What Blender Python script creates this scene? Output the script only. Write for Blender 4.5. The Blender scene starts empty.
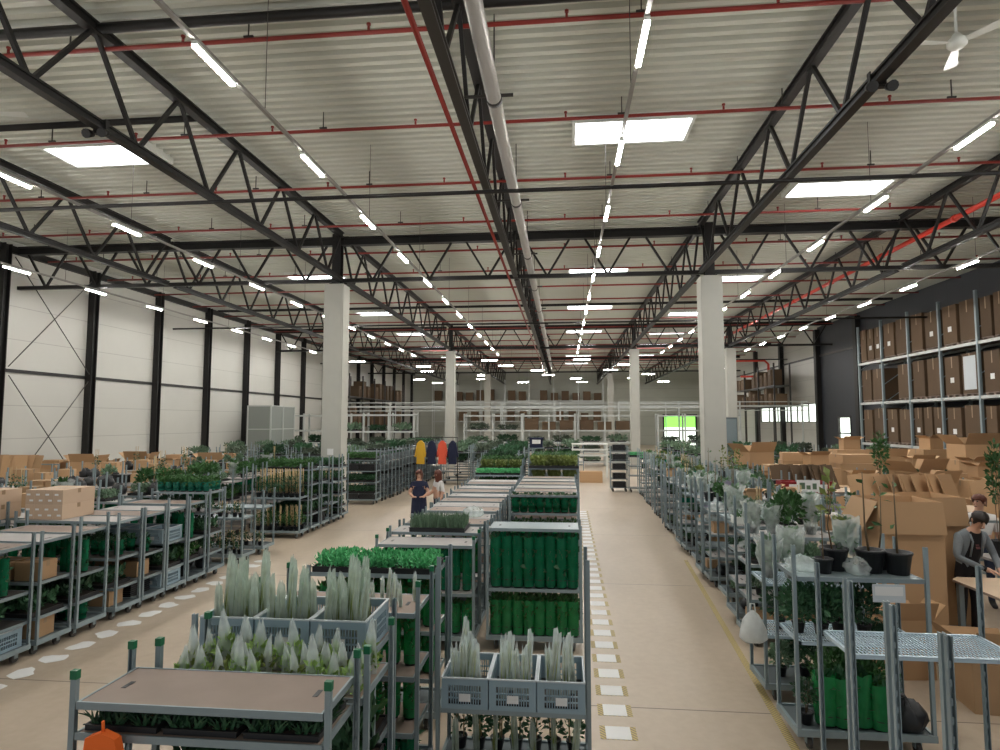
import bpy, math, random
from math import sin, cos, pi, radians, atan, sqrt
from mathutils import Vector, Matrix
random.seed(7)
R = random.Random(11)
SC = bpy.context.scene
COL = SC.collection
VIEW = SC.view_settings
VIEW.view_transform = 'Standard'; VIEW.look = 'None'; VIEW.gamma = 1; VIEW.use_curve_mapping = False
VIEW.exposure = 0.0

# ------------------------------------------------------------------ materials
def new_mat(name):
    m = bpy.data.materials.new(name); m.use_nodes = True
    nt = m.node_tree
    return m, nt, nt.nodes['Principled BSDF']
def mat(name, col, rough=.6, metal=0., var=0., noise=0., nscale=6., spec=.4, sub=0.):
    """var: brightness change from thing to thing; noise: blotches over the surface"""
    m, nt, b = new_mat(name)
    b.inputs['Roughness'].default_value = rough; b.inputs['Metallic'].default_value = metal
    b.inputs['Specular IOR Level'].default_value = spec
    c = (*col, 1)
    if var or noise:
        hs = nt.nodes.new('ShaderNodeHueSaturation'); hs.inputs['Color'].default_value = c
        val = nt.nodes.new('ShaderNodeMath'); val.operation = 'ADD'; val.inputs[0].default_value = 1 - var/2 - noise/2; val.inputs[1].default_value = 0
        last = val.outputs[0]
        if var:
            oi = nt.nodes.new('ShaderNodeObjectInfo')
            mm = nt.nodes.new('ShaderNodeMath'); mm.operation = 'MULTIPLY_ADD'; mm.inputs[1].default_value = var
            nt.links.new(oi.outputs['Random'], mm.inputs[0]); nt.links.new(last, mm.inputs[2]); last = mm.outputs[0]
        if noise:
            tc = nt.nodes.new('ShaderNodeTexCoord'); nz = nt.nodes.new('ShaderNodeTexNoise')
            nz.inputs['Scale'].default_value = nscale; nz.inputs['Detail'].default_value = 5
            nt.links.new(tc.outputs['Object'], nz.inputs['Vector'])
            mm = nt.nodes.new('ShaderNodeMath'); mm.operation = 'MULTIPLY_ADD'; mm.inputs[1].default_value = noise
            nt.links.new(nz.outputs['Fac'], mm.inputs[0]); nt.links.new(last, mm.inputs[2]); last = mm.outputs[0]
        nt.links.new(last, hs.inputs['Value']); nt.links.new(hs.outputs['Color'], b.inputs['Base Color'])
    else:
        b.inputs['Base Color'].default_value = c
    return m
def glow(name, col, strength):
    m, nt, b = new_mat(name)
    b.inputs['Base Color'].default_value = (*col, 1)
    b.inputs['Emission Color'].default_value = (*col, 1); b.inputs['Emission Strength'].default_value = strength
    return m
def film(name, col, alpha, rough=.25, tcol=None):
    """thin translucent plastic: part see-through, part glossy sheet"""
    m, nt, b = new_mat(name)
    b.inputs['Base Color'].default_value = (*col, 1); b.inputs['Roughness'].default_value = rough
    tr = nt.nodes.new('ShaderNodeBsdfTransparent'); tr.inputs['Color'].default_value = (*(tcol or col), 1)
    tl = nt.nodes.new('ShaderNodeBsdfTranslucent'); tl.inputs['Color'].default_value = (*col, 1)
    sh = nt.nodes.new('ShaderNodeMixShader'); sh.inputs[0].default_value = .4
    nt.links.new(b.outputs[0], sh.inputs[1]); nt.links.new(tl.outputs[0], sh.inputs[2])
    mx = nt.nodes.new('ShaderNodeMixShader'); mx.inputs[0].default_value = alpha
    out = nt.nodes['Material Output']
    tc = nt.nodes.new('ShaderNodeTexCoord'); nz = nt.nodes.new('ShaderNodeTexNoise'); nz.inputs['Scale'].default_value = 9
    nt.links.new(tc.outputs['Object'], nz.inputs['Vector'])
    mm = nt.nodes.new('ShaderNodeMath'); mm.operation = 'MULTIPLY_ADD'; mm.inputs[1].default_value = .5; mm.inputs[2].default_value = alpha - .25
    nt.links.new(nz.outputs['Fac'], mm.inputs[0]); nt.links.new(mm.outputs[0], mx.inputs[0])
    nt.links.new(tr.outputs[0], mx.inputs[1]); nt.links.new(sh.outputs[0], mx.inputs[2]); nt.links.new(mx.outputs[0], out.inputs['Surface'])
    return m
def panel_mat(name, col, pitch, axis=2, rough=.45, groove=.7, noise=.06):
    """panels with thin real joints between them"""
    m, nt, b = new_mat(name)
    tc = nt.nodes.new('ShaderNodeTexCoord'); sx = nt.nodes.new('ShaderNodeSeparateXYZ'); nt.links.new(tc.outputs['Object'], sx.inputs[0])
    d = nt.nodes.new('ShaderNodeMath'); d.operation = 'DIVIDE'; d.inputs[1].default_value = pitch; nt.links.new(sx.outputs[axis], d.inputs[0])
    fr = nt.nodes.new('ShaderNodeMath'); fr.operation = 'FRACT'; nt.links.new(d.outputs[0], fr.inputs[0])
    lt = nt.nodes.new('ShaderNodeMath'); lt.operation = 'LESS_THAN'; lt.inputs[1].default_value = .02; nt.links.new(fr.outputs[0], lt.inputs[0])
    mx = nt.nodes.new('ShaderNodeMix'); mx.data_type = 'RGBA'
    mx.inputs['A'].default_value = (*col, 1); mx.inputs['B'].default_value = (*[c*groove for c in col], 1)
    nt.links.new(lt.outputs[0], mx.inputs['Factor'])
    nz = nt.nodes.new('ShaderNodeTexNoise'); nz.inputs['Scale'].default_value = .7; nz.inputs['Detail'].default_value = 4; nt.links.new(tc.outputs['Object'], nz.inputs['Vector'])
    ma = nt.nodes.new('ShaderNodeMath'); ma.operation = 'MULTIPLY_ADD'; ma.inputs[1].default_value = noise*2; ma.inputs[2].default_value = 1 - noise; nt.links.new(nz.outputs['Fac'], ma.inputs[0])
    hs = nt.nodes.new('ShaderNodeHueSaturation'); nt.links.new(ma.outputs[0], hs.inputs['Value']); nt.links.new(mx.outputs['Result'], hs.inputs['Color'])
    nt.links.new(hs.outputs[0], b.inputs['Base Color']); b.inputs['Roughness'].default_value = rough
    return m
def floor_mat():
    m, nt, b = new_mat('worn_concrete')
    tc = nt.nodes.new('ShaderNodeTexCoord')
    n1 = nt.nodes.new('ShaderNodeTexNoise'); n1.inputs['Scale'].default_value = .45; n1.inputs['Detail'].default_value = 7; n1.inputs['Roughness'].default_value = .6
    n2 = nt.nodes.new('ShaderNodeTexNoise'); n2.inputs['Scale'].default_value = 9; n2.inputs['Detail'].default_value = 6
    mp = nt.nodes.new('ShaderNodeMapping'); mp.inputs['Scale'].default_value = (1, .35, 1); nt.links.new(tc.outputs['Object'], mp.inputs['Vector'])
    nt.links.new(mp.outputs[0], n1.inputs['Vector']); nt.links.new(tc.outputs['Object'], n2.inputs['Vector'])
    rp = nt.nodes.new('ShaderNodeValToRGB')
    rp.color_ramp.elements[0].position = .3; rp.color_ramp.elements[0].color = (.375, .30, .22, 1)
    rp.color_ramp.elements[1].position = .72; rp.color_ramp.elements[1].color = (.535, .445, .345, 1)
    ad = nt.nodes.new('ShaderNodeMath'); ad.operation = 'MULTIPLY_ADD'; ad.inputs[1].default_value = .25
    s0 = nt.nodes.new('ShaderNodeMath'); s0.operation = 'SUBTRACT'; s0.inputs[1].default_value = .125
    nt.links.new(n1.outputs['Fac'], s0.inputs[0]); nt.links.new(n2.outputs['Fac'], ad.inputs[0]); nt.links.new(s0.outputs[0], ad.inputs[2])
    nt.links.new(ad.outputs[0], rp.inputs[0])
    sx = nt.nodes.new('ShaderNodeSeparateXYZ'); nt.links.new(tc.outputs['Object'], sx.inputs[0])
    def joint(ax, pitch, off, w):
        a = nt.nodes.new('ShaderNodeMath'); a.operation = 'ADD'; a.inputs[1].default_value = -off + 1000*pitch; nt.links.new(sx.outputs[ax], a.inputs[0])
        d = nt.nodes.new('ShaderNodeMath'); d.operation = 'MODULO'; d.inputs[1].default_value = pitch; nt.links.new(a.outputs[0], d.inputs[0])
        l = nt.nodes.new('ShaderNodeMath'); l.operation = 'LESS_THAN'; l.inputs[1].default_value = w; nt.links.new(d.outputs[0], l.inputs[0]); return l
    j1 = joint(1, 5.0, 6.85, .018); j2 = joint(0, 12, -7.4, .018)
    mxx = nt.nodes.new('ShaderNodeMath'); mxx.operation = 'MAXIMUM'; nt.links.new(j1.outputs[0], mxx.inputs[0]); nt.links.new(j2.outputs[0], mxx.inputs[1])
    mx = nt.nodes.new('ShaderNodeMix'); mx.data_type = 'RGBA'; mx.inputs['B'].default_value = (.14, .11, .09, 1)
    nt.links.new(mxx.outputs[0], mx.inputs['Factor']); nt.links.new(rp.outputs[0], mx.inputs['A'])
    nt.links.new(mx.outputs['Result'], b.inputs['Base Color'])
    b.inputs['Roughness'].default_value = .38; b.inputs['Specular IOR Level'].default_value = .45
    return m
def stripe_mat(name, a, bcol, pitch):
    m, nt, b = new_mat(name)
    tc = nt.nodes.new('ShaderNodeTexCoord'); sx = nt.nodes.new('ShaderNodeSeparateXYZ'); nt.links.new(tc.outputs['Object'], sx.inputs[0])
    ad = nt.nodes.new('ShaderNodeMath'); ad.operation = 'ADD'; nt.links.new(sx.outputs[0], ad.inputs[0]); nt.links.new(sx.outputs[1], ad.inputs[1])
    dv = nt.nodes.new('ShaderNodeMath'); dv.operation = 'DIVIDE'; dv.inputs[1].default_value = pitch; nt.links.new(ad.outputs[0], dv.inputs[0])
    fr = nt.nodes.new('ShaderNodeMath'); fr.operation = 'FRACT'; nt.links.new(dv.outputs[0], fr.inputs[0])
    lt = nt.nodes.new('ShaderNodeMath'); lt.operation = 'LESS_THAN'; lt.inputs[1].default_value = .5; nt.links.new(fr.outputs[0], lt.inputs[0])
    mx = nt.nodes.new('ShaderNodeMix'); mx.data_type = 'RGBA'; mx.inputs['A'].default_value = (*a, 1); mx.inputs['B'].default_value = (*bcol, 1)
    nt.links.new(lt.outputs[0], mx.inputs['Factor']); nt.links.new(mx.outputs['Result'], b.inputs['Base Color']); b.inputs['Roughness'].default_value = .6
    return m

M = dict(
    floor=floor_mat(),
    roof=mat('cream_sheeting', (.60, .61, .54), .5, 0, 0, .05, .6),
    white_wall=panel_mat('white_wall_panels', (.50, .495, .455), 1.18),
    back_wall=panel_mat('grey_green_wall_panels', (.42, .43, .37), 1.18),
    dark_wall=panel_mat('charcoal_wall_panels', (.019, .022, .029), 1.1, 1, .55, .5),
    black=mat('black_steel', (.013, .012, .0115), .5, .1, 0, .3, 2),
    dkgrey=mat('dark_grey_steel', (.05, .046, .043), .45, .2),
    concrete=mat('pale_concrete', (.44, .435, .39), .8, 0, 0, .18, 1.6),
    red=mat('red_pipe_paint', (.26, .03, .022), .4),
    redb=mat('bright_red_paint', (.62, .05, .03), .4),
    pipe=mat('grey_drain_pipe', (.40, .385, .36), .35, .2, 0, .1, 2),
    track=mat('grey_light_track', (.30, .29, .27), .5),
    led=glow('lit_led_diffuser', (1, .97, .92), 255.),
    skylight=glow('daylit_dome', (.93, .97, 1), 9.),
    daypane=glow('daylit_window_pane', (.85, .95, .85), 2.2),
    greenpane=glow('daylit_lawn_view', (.28, .85, .12), 1.5),
    steel=mat('galvanised_steel', (.25, .31, .33), .42, .3, .25, .15, 12),
    steel_d=mat('dull_galvanised_steel', (.12, .145, .155), .5, .35, .2, .15, 12),
    white_steel=mat('pale_rack_paint', (.50, .52, .50), .45, .2),
    mesh_blue=mat('pale_blue_wire', (.50, .62, .70), .4, .3),
    cap=mat('green_plastic_cap', (.01, .14, .06), .4),
    blackpl=mat('black_plastic', (.018, .019, .021), .45, 0, .3),
    rubber=mat('grey_rubber_wheel', (.06, .055, .05), .7),
    board=mat('worn_plywood', (.25, .19, .155), .6, 0, .3, .3, 4),
    board_g=mat('grey_worn_plywood', (.36, .34, .325), .6, 0, .3, .25, 4),
    board_shade=mat('shaded_worn_board', (.055, .05, .046), .6, 0, .3, .3, 4),  # worn board blackened to paint in the shade between shelves
    card=mat('brown_cardboard', (.43, .27, .145), .8, 0, .35, .1, 3),
    card_p=mat('pale_cardboard', (.52, .38, .27), .8, 0, .15, .08, 3),
    card_dim=mat('dimmed_brown_cardboard', (.105, .066, .037), .8, 0, .35, .1, 3),  # brown card with the rack's dim light put into its colour
    tape=mat('packing_tape', (.28, .19, .11), .35),
    paper=mat('white_paper', (.75, .75, .74), .7),
    crate=mat('blue_grey_crate_plastic', (.28, .38, .44), .45, 0, .15),
    crate_rim=mat('pale_worn_plastic_rim', (.55, .60, .63), .5),
    soil=mat('dark_soil', (.03, .022, .016), .95),
    sleeve=film('green_plastic_film', (.02, .27, .13), .66, .08, (.15, .7, .4)),
    sleeve_l=film('light_green_plastic_film', (.05, .38, .13), .68, .1, (.3, .8, .4)),
    sleeve_t=film('teal_plastic_film', (.04, .30, .21), .8, .22, (.3, .8, .6)),
    clear=film('clear_wrap_film', (.86, .90, .90), .34, .12, (.9, .95, .93)),
    cone=film('milky_wrap_film', (.84, .90, .89), .42, .2, (.92, .95, .94)),
    bag=film('white_carrier_bag', (.75, .77, .76), .9, .35, (.9, .9, .9)),
    leaf_b=mat('bright_green_leaf', (.09, .42, .16), .5, 0, .3, .5, 30),
    leaf_m=mat('mid_green_leaf', (.045, .125, .035), .5, 0, .5, .5, 30),
    leaf_d=mat('dark_green_leaf', (.034, .10, .045), .5, 0, .7, .5, 30),
    leaf_g=mat('grey_green_leaf', (.13, .21, .13), .55, 0, .4, .4, 30),
    leaf_y=mat('yellow_green_leaf', (.16, .20, .05), .5, 0, .4, .4, 30),
    leaf_h=mat('light_herb_leaf', (.28, .42, .12), .5, 0, .3, .4, 30),
    leaf_f=mat('dusky_far_leaf', (.085, .115, .08), .6, 0, .9, .5, 30),
    redm=mat('dull_red_plastic', (.25, .02, .025), .4),
    lilac=mat('lilac_grey_plastic', (.30, .27, .36), .5),
    cane=mat('bamboo_cane', (.42, .31, .16), .6, 0, .3),
    stem=mat('brown_plant_stem', (.13, .09, .05), .7),
    straw=mat('dry_straw_green', (.36, .38, .19), .7, 0, .4, .3, 20),
    white_pl=mat('white_enamel', (.72, .74, .70), .35),
    table=mat('pale_table_board', (.62, .47, .33), .5, 0, 0, .08, 3),
    yellow=mat('yellow_fabric', (.65, .38, .03), .8), redf=mat('orange_red_fabric', (.72, .10, .05), .8),
    navy=mat('navy_fabric', (.012, .016, .045), .8), orange=mat('hi_vis_orange_fabric', (.90, .16, .02), .7),
    hazard=stripe_mat('yellow_black_stripe', (.52, .40, .12), (.22, .18, .13), .05),
    skin=mat('skin', (.58, .34, .24), .55), hair_d=mat('dark_brown_hair', (.022, .016, .014), .55),
    hair_r=mat('auburn_hair', (.10, .028, .016), .5), cardigan=mat('grey_knit', (.20, .225, .245), .9, 0, 0, .25, 60),
    tee=mat('black_tee_cloth', (.016, .014, .016), .85), jeans=mat('dark_denim', (.025, .035, .07), .85),
    whitecloth=mat('white_cotton', (.66, .64, .62), .8), print_=mat('faded_red_print', (.13, .05, .05), .8),
    blade=mat('green_wall_cabinet_glass', (.24, .26, .24), .3),
)
M['clear2'] = film('grey_green_wrap_film', (.72, .80, .74), .48, .18, (.8, .85, .8))

# ------------------------------------------------------------------ mesh builder
class MB:
    def __init__(s): s.v = []; s.f = []; s.m = []; s.sm = []
    def face(s, pts, m=0, smooth=False):
        b = len(s.v); s.v += [tuple(p) for p in pts]; s.f.append(tuple(range(b, b+len(pts)))); s.m.append(m); s.sm.append(smooth)
    def box(s, x0, x1, y0, y1, z0, z1, m=0):
        b = len(s.v)
        s.v += [(x0,y0,z0),(x1,y0,z0),(x1,y1,z0),(x0,y1,z0),(x0,y0,z1),(x1,y0,z1),(x1,y1,z1),(x0,y1,z1)]
        for q in ((3,2,1,0),(4,5,6,7),(0,1,5,4),(1,2,6,5),(2,3,7,6),(3,0,4,7)):
            s.f.append(tuple(b+i for i in q)); s.m.append(m); s.sm.append(False)
        return s
    def bar(s, p, q, w, h=None, m=0, up=(0,0,1)):
        h = h or w; p = Vector(p); q = Vector(q); d = (q-p).normalized(); u = Vector(up)
        if abs(d.dot(u)) > .98: u = Vector((0,1,0))
        a = d.cross(u).normalized(); c = a.cross(d).normalized(); b = len(s.v)
        for e in (p, q):
            for i, j in ((-1,-1),(1,-1),(1,1),(-1,1)): s.v.append(tuple(e + a*(i*w/2) + c*(j*h/2)))
        for f in ((0,1,2,3),(7,6,5,4),(0,4,5,1),(1,5,6,2),(2,6,7,3),(3,7,4,0)):
            s.f.append(tuple(b+i for i in f)); s.m.append(m); s.sm.append(False)
        return s
    def tube(s, pts, r, n=8, m=0, caps=True, smooth=True):
        """round tube through pts; r a number or one per point"""
        pts = [Vector(p) for p in pts]; rs = r if isinstance(r, (list, tuple)) else [r]*len(pts)
        b = len(s.v); prev = None
        for i, p in enumerate(pts):
            d = (pts[min(i+1, len(pts)-1)] - pts[max(i-1, 0)]).normalized()
            if prev is None:
                u = Vector((0,0,1)) if abs(d.z) < .9 else Vector((1,0,0)); a = d.cross(u).normalized()
            else:
                a = (prev - d*prev.dot(d)).normalized()
            prev = a; c = d.cross(a)
            for k in range(n):
                t = 2*pi*k/n; s.v.append(tuple(p + (a*cos(t) + c*sin(t))*rs[i]))
        for i in range(len(pts)-1):
            for k in range(n):
                k2 = (k+1) % n
                s.f.append((b+i*n+k, b+i*n+k2, b+(i+1)*n+k2, b+(i+1)*n+k)); s.m.append(m); s.sm.append(smooth)
        if caps:
            s.f.append(tuple(b+k for k in reversed(range(n)))); s.m.append(m); s.sm.append(False)
            e = b+(len(pts)-1)*n; s.f.append(tuple(e+k for k in range(n))); s.m.append(m); s.sm.append(False)
        return s
    def lathe(s, prof, n=12, m=0, c=(0,0,0), smooth=True):
        b = len(s.v)
        for r, z in prof:
            for k in range(n):
                t = 2*pi*k/n; s.v.append((c[0]+r*cos(t), c[1]+r*sin(t), c[2]+z))
        for i in range(len(prof)-1):
            for k in range(n):
                k2 = (k+1) % n; s.f.append((b+i*n+k, b+i*n+k2, b+(i+1)*n+k2, b+(i+1)*n+k)); s.m.append(m); s.sm.append(smooth)
        return s
    def ball(s, c, rx, ry, rz, n=10, h=6, m=0):
        pr = []
        b = len(s.v)
        for i in range(h+1):
            t = -pi/2 + pi*i/h
            for k in range(n):
                a = 2*pi*k/n; s.v.append((c[0]+rx*cos(t)*cos(a), c[1]+ry*cos(t)*sin(a), c[2]+rz*sin(t)))
        for i in range(h):
            for k in range(n):
                k2 = (k+1) % n; s.f.append((b+i*n+k, b+i*n+k2, b+(i+1)*n+k2, b+(i+1)*n+k)); s.m.append(m); s.sm.append(True)
        return s
    def mesh(s, name, mats):
        me = bpy.data.meshes.new(name); me.from_pydata(s.v, [], s.f)
        for x in (mats if isinstance(mats, (list, tuple)) else [mats]): me.materials.append(M[x] if isinstance(x, str) else x)
        me.polygons.foreach_set('material_index', s.m); me.polygons.foreach_set('use_smooth', s.sm); me.update()
        return me

# ------------------------------------------------------------------ objects
LABELS = {}
def tag(o, label, cat, group=None, kind=None):
    if label:
        n = len(label.split())
        if not 4 <= n <= 16: print('LABEL LENGTH', n, label)
        if label in LABELS: print('LABEL TWICE', label)
        LABELS[label] = 1; o['label'] = label
    if cat: o['category'] = cat
    if group: o['group'] = group
    if kind: o['kind'] = kind
    return o
def ob(name, me, parent=None, loc=(0,0,0), rot=(0,0,0), sc=None):
    o = bpy.data.objects.new(name, me.mesh(name, 'black') if isinstance(me, MB) else me); COL.objects.link(o)
    o.location = loc; o.rotation_euler = rot
    if sc is not None: o.scale = (sc,)*3 if isinstance(sc, (int, float)) else sc
    if parent: o.parent = parent
    return o
def empty(name, loc=(0,0,0), rz=0, sc=None):
    o = bpy.data.objects.new(name, None); COL.objects.link(o); o.location = loc; o.rotation_euler = (0,0,rz); o.empty_display_size = .1
    if sc is not None: o.scale = (sc,)*3 if isinstance(sc, (int, float)) else sc
    return o
def structure(name, mb, mats, loc=(0,0,0)):
    o = ob(name, mb.mesh(name, mats), loc=loc); o['kind'] = 'structure'; return o
SPEC = {}
def spec(key, name, cat, *parts):
    """parts: (part name, mesh, index of its parent part or None); a lone unnamed part is the thing itself"""
    SPEC[key] = (name, cat, parts)
def make(key, loc, label, rz=0, sc=None, group=None):
    name, cat, parts = SPEC[key]
    if len(parts) == 1 and parts[0][0] is None:
        o = ob(name, parts[0][1], None, loc, (0,0,rz), sc); return tag(o, label, cat, group)
    r = empty(name, loc, rz, sc); made = []
    for p in parts:
        made.append(ob(p[0], p[1], made[p[2]] if p[2] is not None else r))
    return tag(r, label, cat, group)
ORD = 'first second third fourth fifth sixth seventh eighth ninth tenth eleventh twelfth thirteenth fourteenth fifteenth sixteenth seventeenth eighteenth nineteenth twentieth'.split()
ORD += ['twenty-'+x for x in ORD[:9]] + ['thirtieth'] + ['thirty-'+x for x in ORD[:9]] + ['fortieth'] + ['forty-'+x for x in ORD[:9]]

# ================================================================== THE HALL
XL, XR, YB, YN, ZR = -19.5, 17.4, 80., -5., 9.4
HX = [-19.4, -13.5, -7.35, -1.5, 4.36, 10.4, 16.7]
structure('floor', MB().box(XL-.2, XR+.2, YN, YB+.3, -.2, 0), 'floor')
b = MB(); y = YN                                   # trapezoidal roof sheeting, ribs run across the hall
while y < YB:
    P = [(y, ZR), (y+.12, ZR), (y+.15, ZR+.13), (y+.23, ZR+.13), (y+.26, ZR)]
    for (a, za), (c, zc) in zip(P, P[1:]): b.face([(XL-.2, a, za), (XL-.2, c, zc), (XR+.2, c, zc), (XR+.2, a, za)])
    y += .26
b.box(XL-.2, XR+.2, YN, YB, ZR+.16, ZR+.24)
structure('ceiling', b, 'roof')
structure('wall_left', MB().box(XL-.2, XL, YN, YB, 0, ZR), 'white_wall')
structure('wall_back', MB().box(XL, 12.6, YB, YB+.2, 0, ZR).box(16.6, XR, YB, YB+.2, 0, ZR).box(12.6, 16.6, YB, YB+.2, 3.75, ZR), 'back_wall')
# dark wall beside the pallet rack, then a pale stretch with a window band
structure('wall_right', MB().box(XR, XR+.2, YN, 39.7, 0, ZR).box(XR, XR+.2, 39.7, 41.5, 3.3, ZR).box(XR, XR+.2, 41.5, 44.2, 0, ZR), 'dark_wall')
structure('wall_side', MB().box(XR, XR+.2, 44.2, YB, 0, 2.9).box(XR, XR+.2, 44.2, YB, 4.25, ZR).box(XR, XR+.2, 57, YB, 2.9, 4.25), 'white_wall')
w = empty('window_1', (XR, 44.2, 2.9)); w['kind'] = 'structure'
b = MB()
for i in range(7): b.box(.02, .10, i*2.13-.05, i*2.13+.05, 0, 1.35)
b.box(.02, .10, 0, 12.8, 0, .06).box(.02, .10, 0, 12.8, 1.29, 1.35)
ob('window_frame', b.mesh('window_frame', 'dkgrey'), w)
ob('window_pane', MB().box(.12, .14, 0, 12.8, 0, 1.35).mesh('window_pane', 'daypane'), w)
d = empty('door_1', (XR, 39.7, 0)); d['kind'] = 'structure'
ob('door_frame', MB().box(-.03, .1, 0, .1, 0, 3.3).box(-.03, .1, 1.7, 1.8, 0, 3.3).box(-.03, .1, .1, 1.7, 3.2, 3.3).box(-.03, .1, .1, 1.7, 2.2, 2.28).mesh('door_frame', 'dkgrey'), d)
ob('door_pane', MB().box(.12, .14, 0, 1.8, 0, 3.3).mesh('door_pane', 'daypane'), d)
d = empty('door_2', (12.6, YB, 0)); d['kind'] = 'structure'
ob('door_frame', MB().box(-.1, .1, -.08, .1, 0, 3.8).box(3.9, 4.1, -.08, .1, 0, 3.8).box(-.1, 4.1, -.08, .1, 3.7, 3.85).mesh('door_frame', 'dkgrey'), d)
ob('outside_view', MB().box(0, 4, .5, .52, 0, 2.6).mesh('white_view', 'daypane'), d)
ob('outside_lawn', MB().box(0, 4, .48, .5, 2.2, 3.75).mesh('lawn_view', 'greenpane'), d)
structure('trim_1', MB().box(XL, XL+.06, YN, YB, 4.72, 4.84), 'black')          # rail along the white wall
structure('trim_2', MB().box(XL, XL+.16, YN, YB, 8.95, 9.2), 'black')
structure('trim_3', MB().box(XR-.08, XR, YN, YB, 7.35, 7.47), 'dkgrey')

# wall posts
k = 0
for i in range(-6, 14):
    y = 23.65 + 4.2*i
    b = MB(); b.box(0, .28, -.14, -.11, 0, 9.2).box(0, .28, .11, .14, 0, 9.2).box(.13, .16, -.11, .11, 0, 9.2)
    if y > 15 and y < 79:
        o = ob('wall_post', b.mesh('wall_post', 'black'), None, (XL+.002, y, 0))
        tag(o, f'black steel post against the white panel wall, {ORD[k]} from the camera', 'post', 'black posts on the white wall', 'thing'); k += 1
for k, y in enumerate((23.4, 38.2, 44.0, 51, 57.5, 66)):
    b = MB().box(-.30, 0, -.2, .2, 0, 9.2)
    o = ob('wall_post', b.mesh('wall_post', 'black'), None, (XR-.002, y, 0))
    tag(o, f'black steel post against the window-band and dark wall, {ORD[k]} from the camera', 'post', 'black posts on the dark wall', 'thing')
# wind bracing in the first bay of the white wall
o = empty('wall_brace', (XL+.22, 19.55, 0))
for (a, c) in (((0,.2,.2),(0,3.9,4.6)), ((0.03,.2,4.6),(0.03,3.9,.2)), ((0,.2,4.9),(0,3.9,8.8)), ((0.03,.2,8.8),(0.03,3.9,4.9))):
    ob('brace_rod', MB().tube([a, c], .018, 5).mesh('brace_rod', 'dkgrey'), o)
tag(o, 'crossed thin steel bracing rods on the white wall between two black posts', 'bracing')

# concrete columns with a black steel stub on top
cm = MB()
cm.box(-.33, .33, -.30, .30, 0, 7.55).box(-.30, .30, -.33, .33, 0, 7.55)
colm = cm.mesh('column_shaft', 'concrete')
stub = MB().box(-.2, .2, -.2, .2, 7.55, 7.6).box(-.14, .14, -.16, -.12, 7.6, 9.3).box(-.14, .14, .12, .16, 7.6, 9.3).box(-.02, .02, -.12, .12, 7.6, 9.3).mesh('steel_stub', 'black')
plate = MB().box(-.1, .1, -.345, -.331, 1.9, 2.1).mesh('paper_notice', 'paper')
for j, y in enumerate((20., 40., 60.)):
    for x, nm in ((-7.55, 'behind the carton-stack row'), (4.66, 'behind the pot-plant row'), (10.6, 'near the pallet rack')):
        if x > 10 and j != 1: continue
        o = empty('concrete_column', (x+(.25 if x < 0 and j else -.12 if j else 0), y, 0), 0, (.85, .85, 1) if j else None); ob('shaft', colm, o); ob('steel_stub', stub, o)
        if j == 0 and x < 0: ob('paper_notice', plate, o)
        tag(o, f'pale square concrete column {nm}, {ORD[j]} from the camera', 'column', 'concrete columns', 'thing')

# roof trusses along the hall
def truss_long(x, y0, y1, label):
    o = empty('roof_truss', (x, y0, 0)); L = y1-y0; zb, zt = 7.72, 9.22
    def chord(z, h, w):
        return MB().box(-w/2, w/2, 0.2, L-.2, z-h/2, z-h/2+.035).box(-w/2, w/2, 0.2, L-.2, z+h/2-.035, z+h/2).box(-.04, .04, .2, L-.2, z-h/2+.035, z+h/2-.035)
    ob('bottom_chord', chord(zb, .15, .15).mesh('bottom_chord', M['dkgrey'] if abs(x+1.5) < .1 else M['black']), o)
    ob('top_chord', chord(zt, .18, .17).mesh('top_chord', 'black'), o)
    t = 1.0
    while t < L-.3:
        for s in (1, -1):
            q = t + 1.1*s
            if -.2 < q < L-.1: ob('diagonal', MB().bar((0, t, zb), (0, q, zt), .064, .064).mesh('diagonal', 'black'), o)
        t += 2.2
    tag(o, label, 'roof truss', 'steel trusses along the hall', 'thing')
NM = {-13.5: 'nearer the white wall', -7.35: 'over the carton-stack row', -1.5: 'beside the grey drain pipe', 4.36: 'over the pot-plant row', 10.4: 'nearer the dark wall'}
for x in HX[1:-1]:
    for j in range(4):
        truss_long(x, 20*j + (-.0), 20*j+20, f'black lattice roof truss {NM[x]}, running away, {ORD[j]} bay from the camera')
# cross trusses on the column lines
def truss_cross(x0, x1, y, label):
    o = empty('cross_truss', (x0, y, 0)); L = x1-x0
    ob('bottom_chord', MB().box(.1, L-.1, -.07, .07, 7.66, 7.78).mesh('cross_bottom', 'black'), o)
    ob('top_beam', MB().box(.1, L-.1, -.12, .12, 8.92, 8.96).box(.1, L-.1, -.12, .12, 9.16, 9.2).box(.1, L-.1, -.03, .03, 8.96, 9.16).mesh('cross_top', 'black'), o)
    n = 6; p = (L-.4)/n
    for i in range(n):
        c = .2+(i+.5)*p
        for s in (-1, 1): ob('diagonal', MB().bar((c, 0, 7.72), (c+s*.74, 0, 8.95), .066, .066).mesh('diagonal', 'black'), o)
    tag(o, label, 'roof truss', 'steel trusses across the hall', 'thing')
for j, y in enumerate((20, 40, 60)):
    for (a, c, nm) in ((-19.4, -7.5, 'between white wall and column'), (-7.5, 4.6, 'between the two concrete columns'), (4.6, 16.7, 'between column and dark wall')):
        truss_cross(a, c, y, f'black lattice cross truss {nm}, {ORD[j]} column line from the camera')
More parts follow.
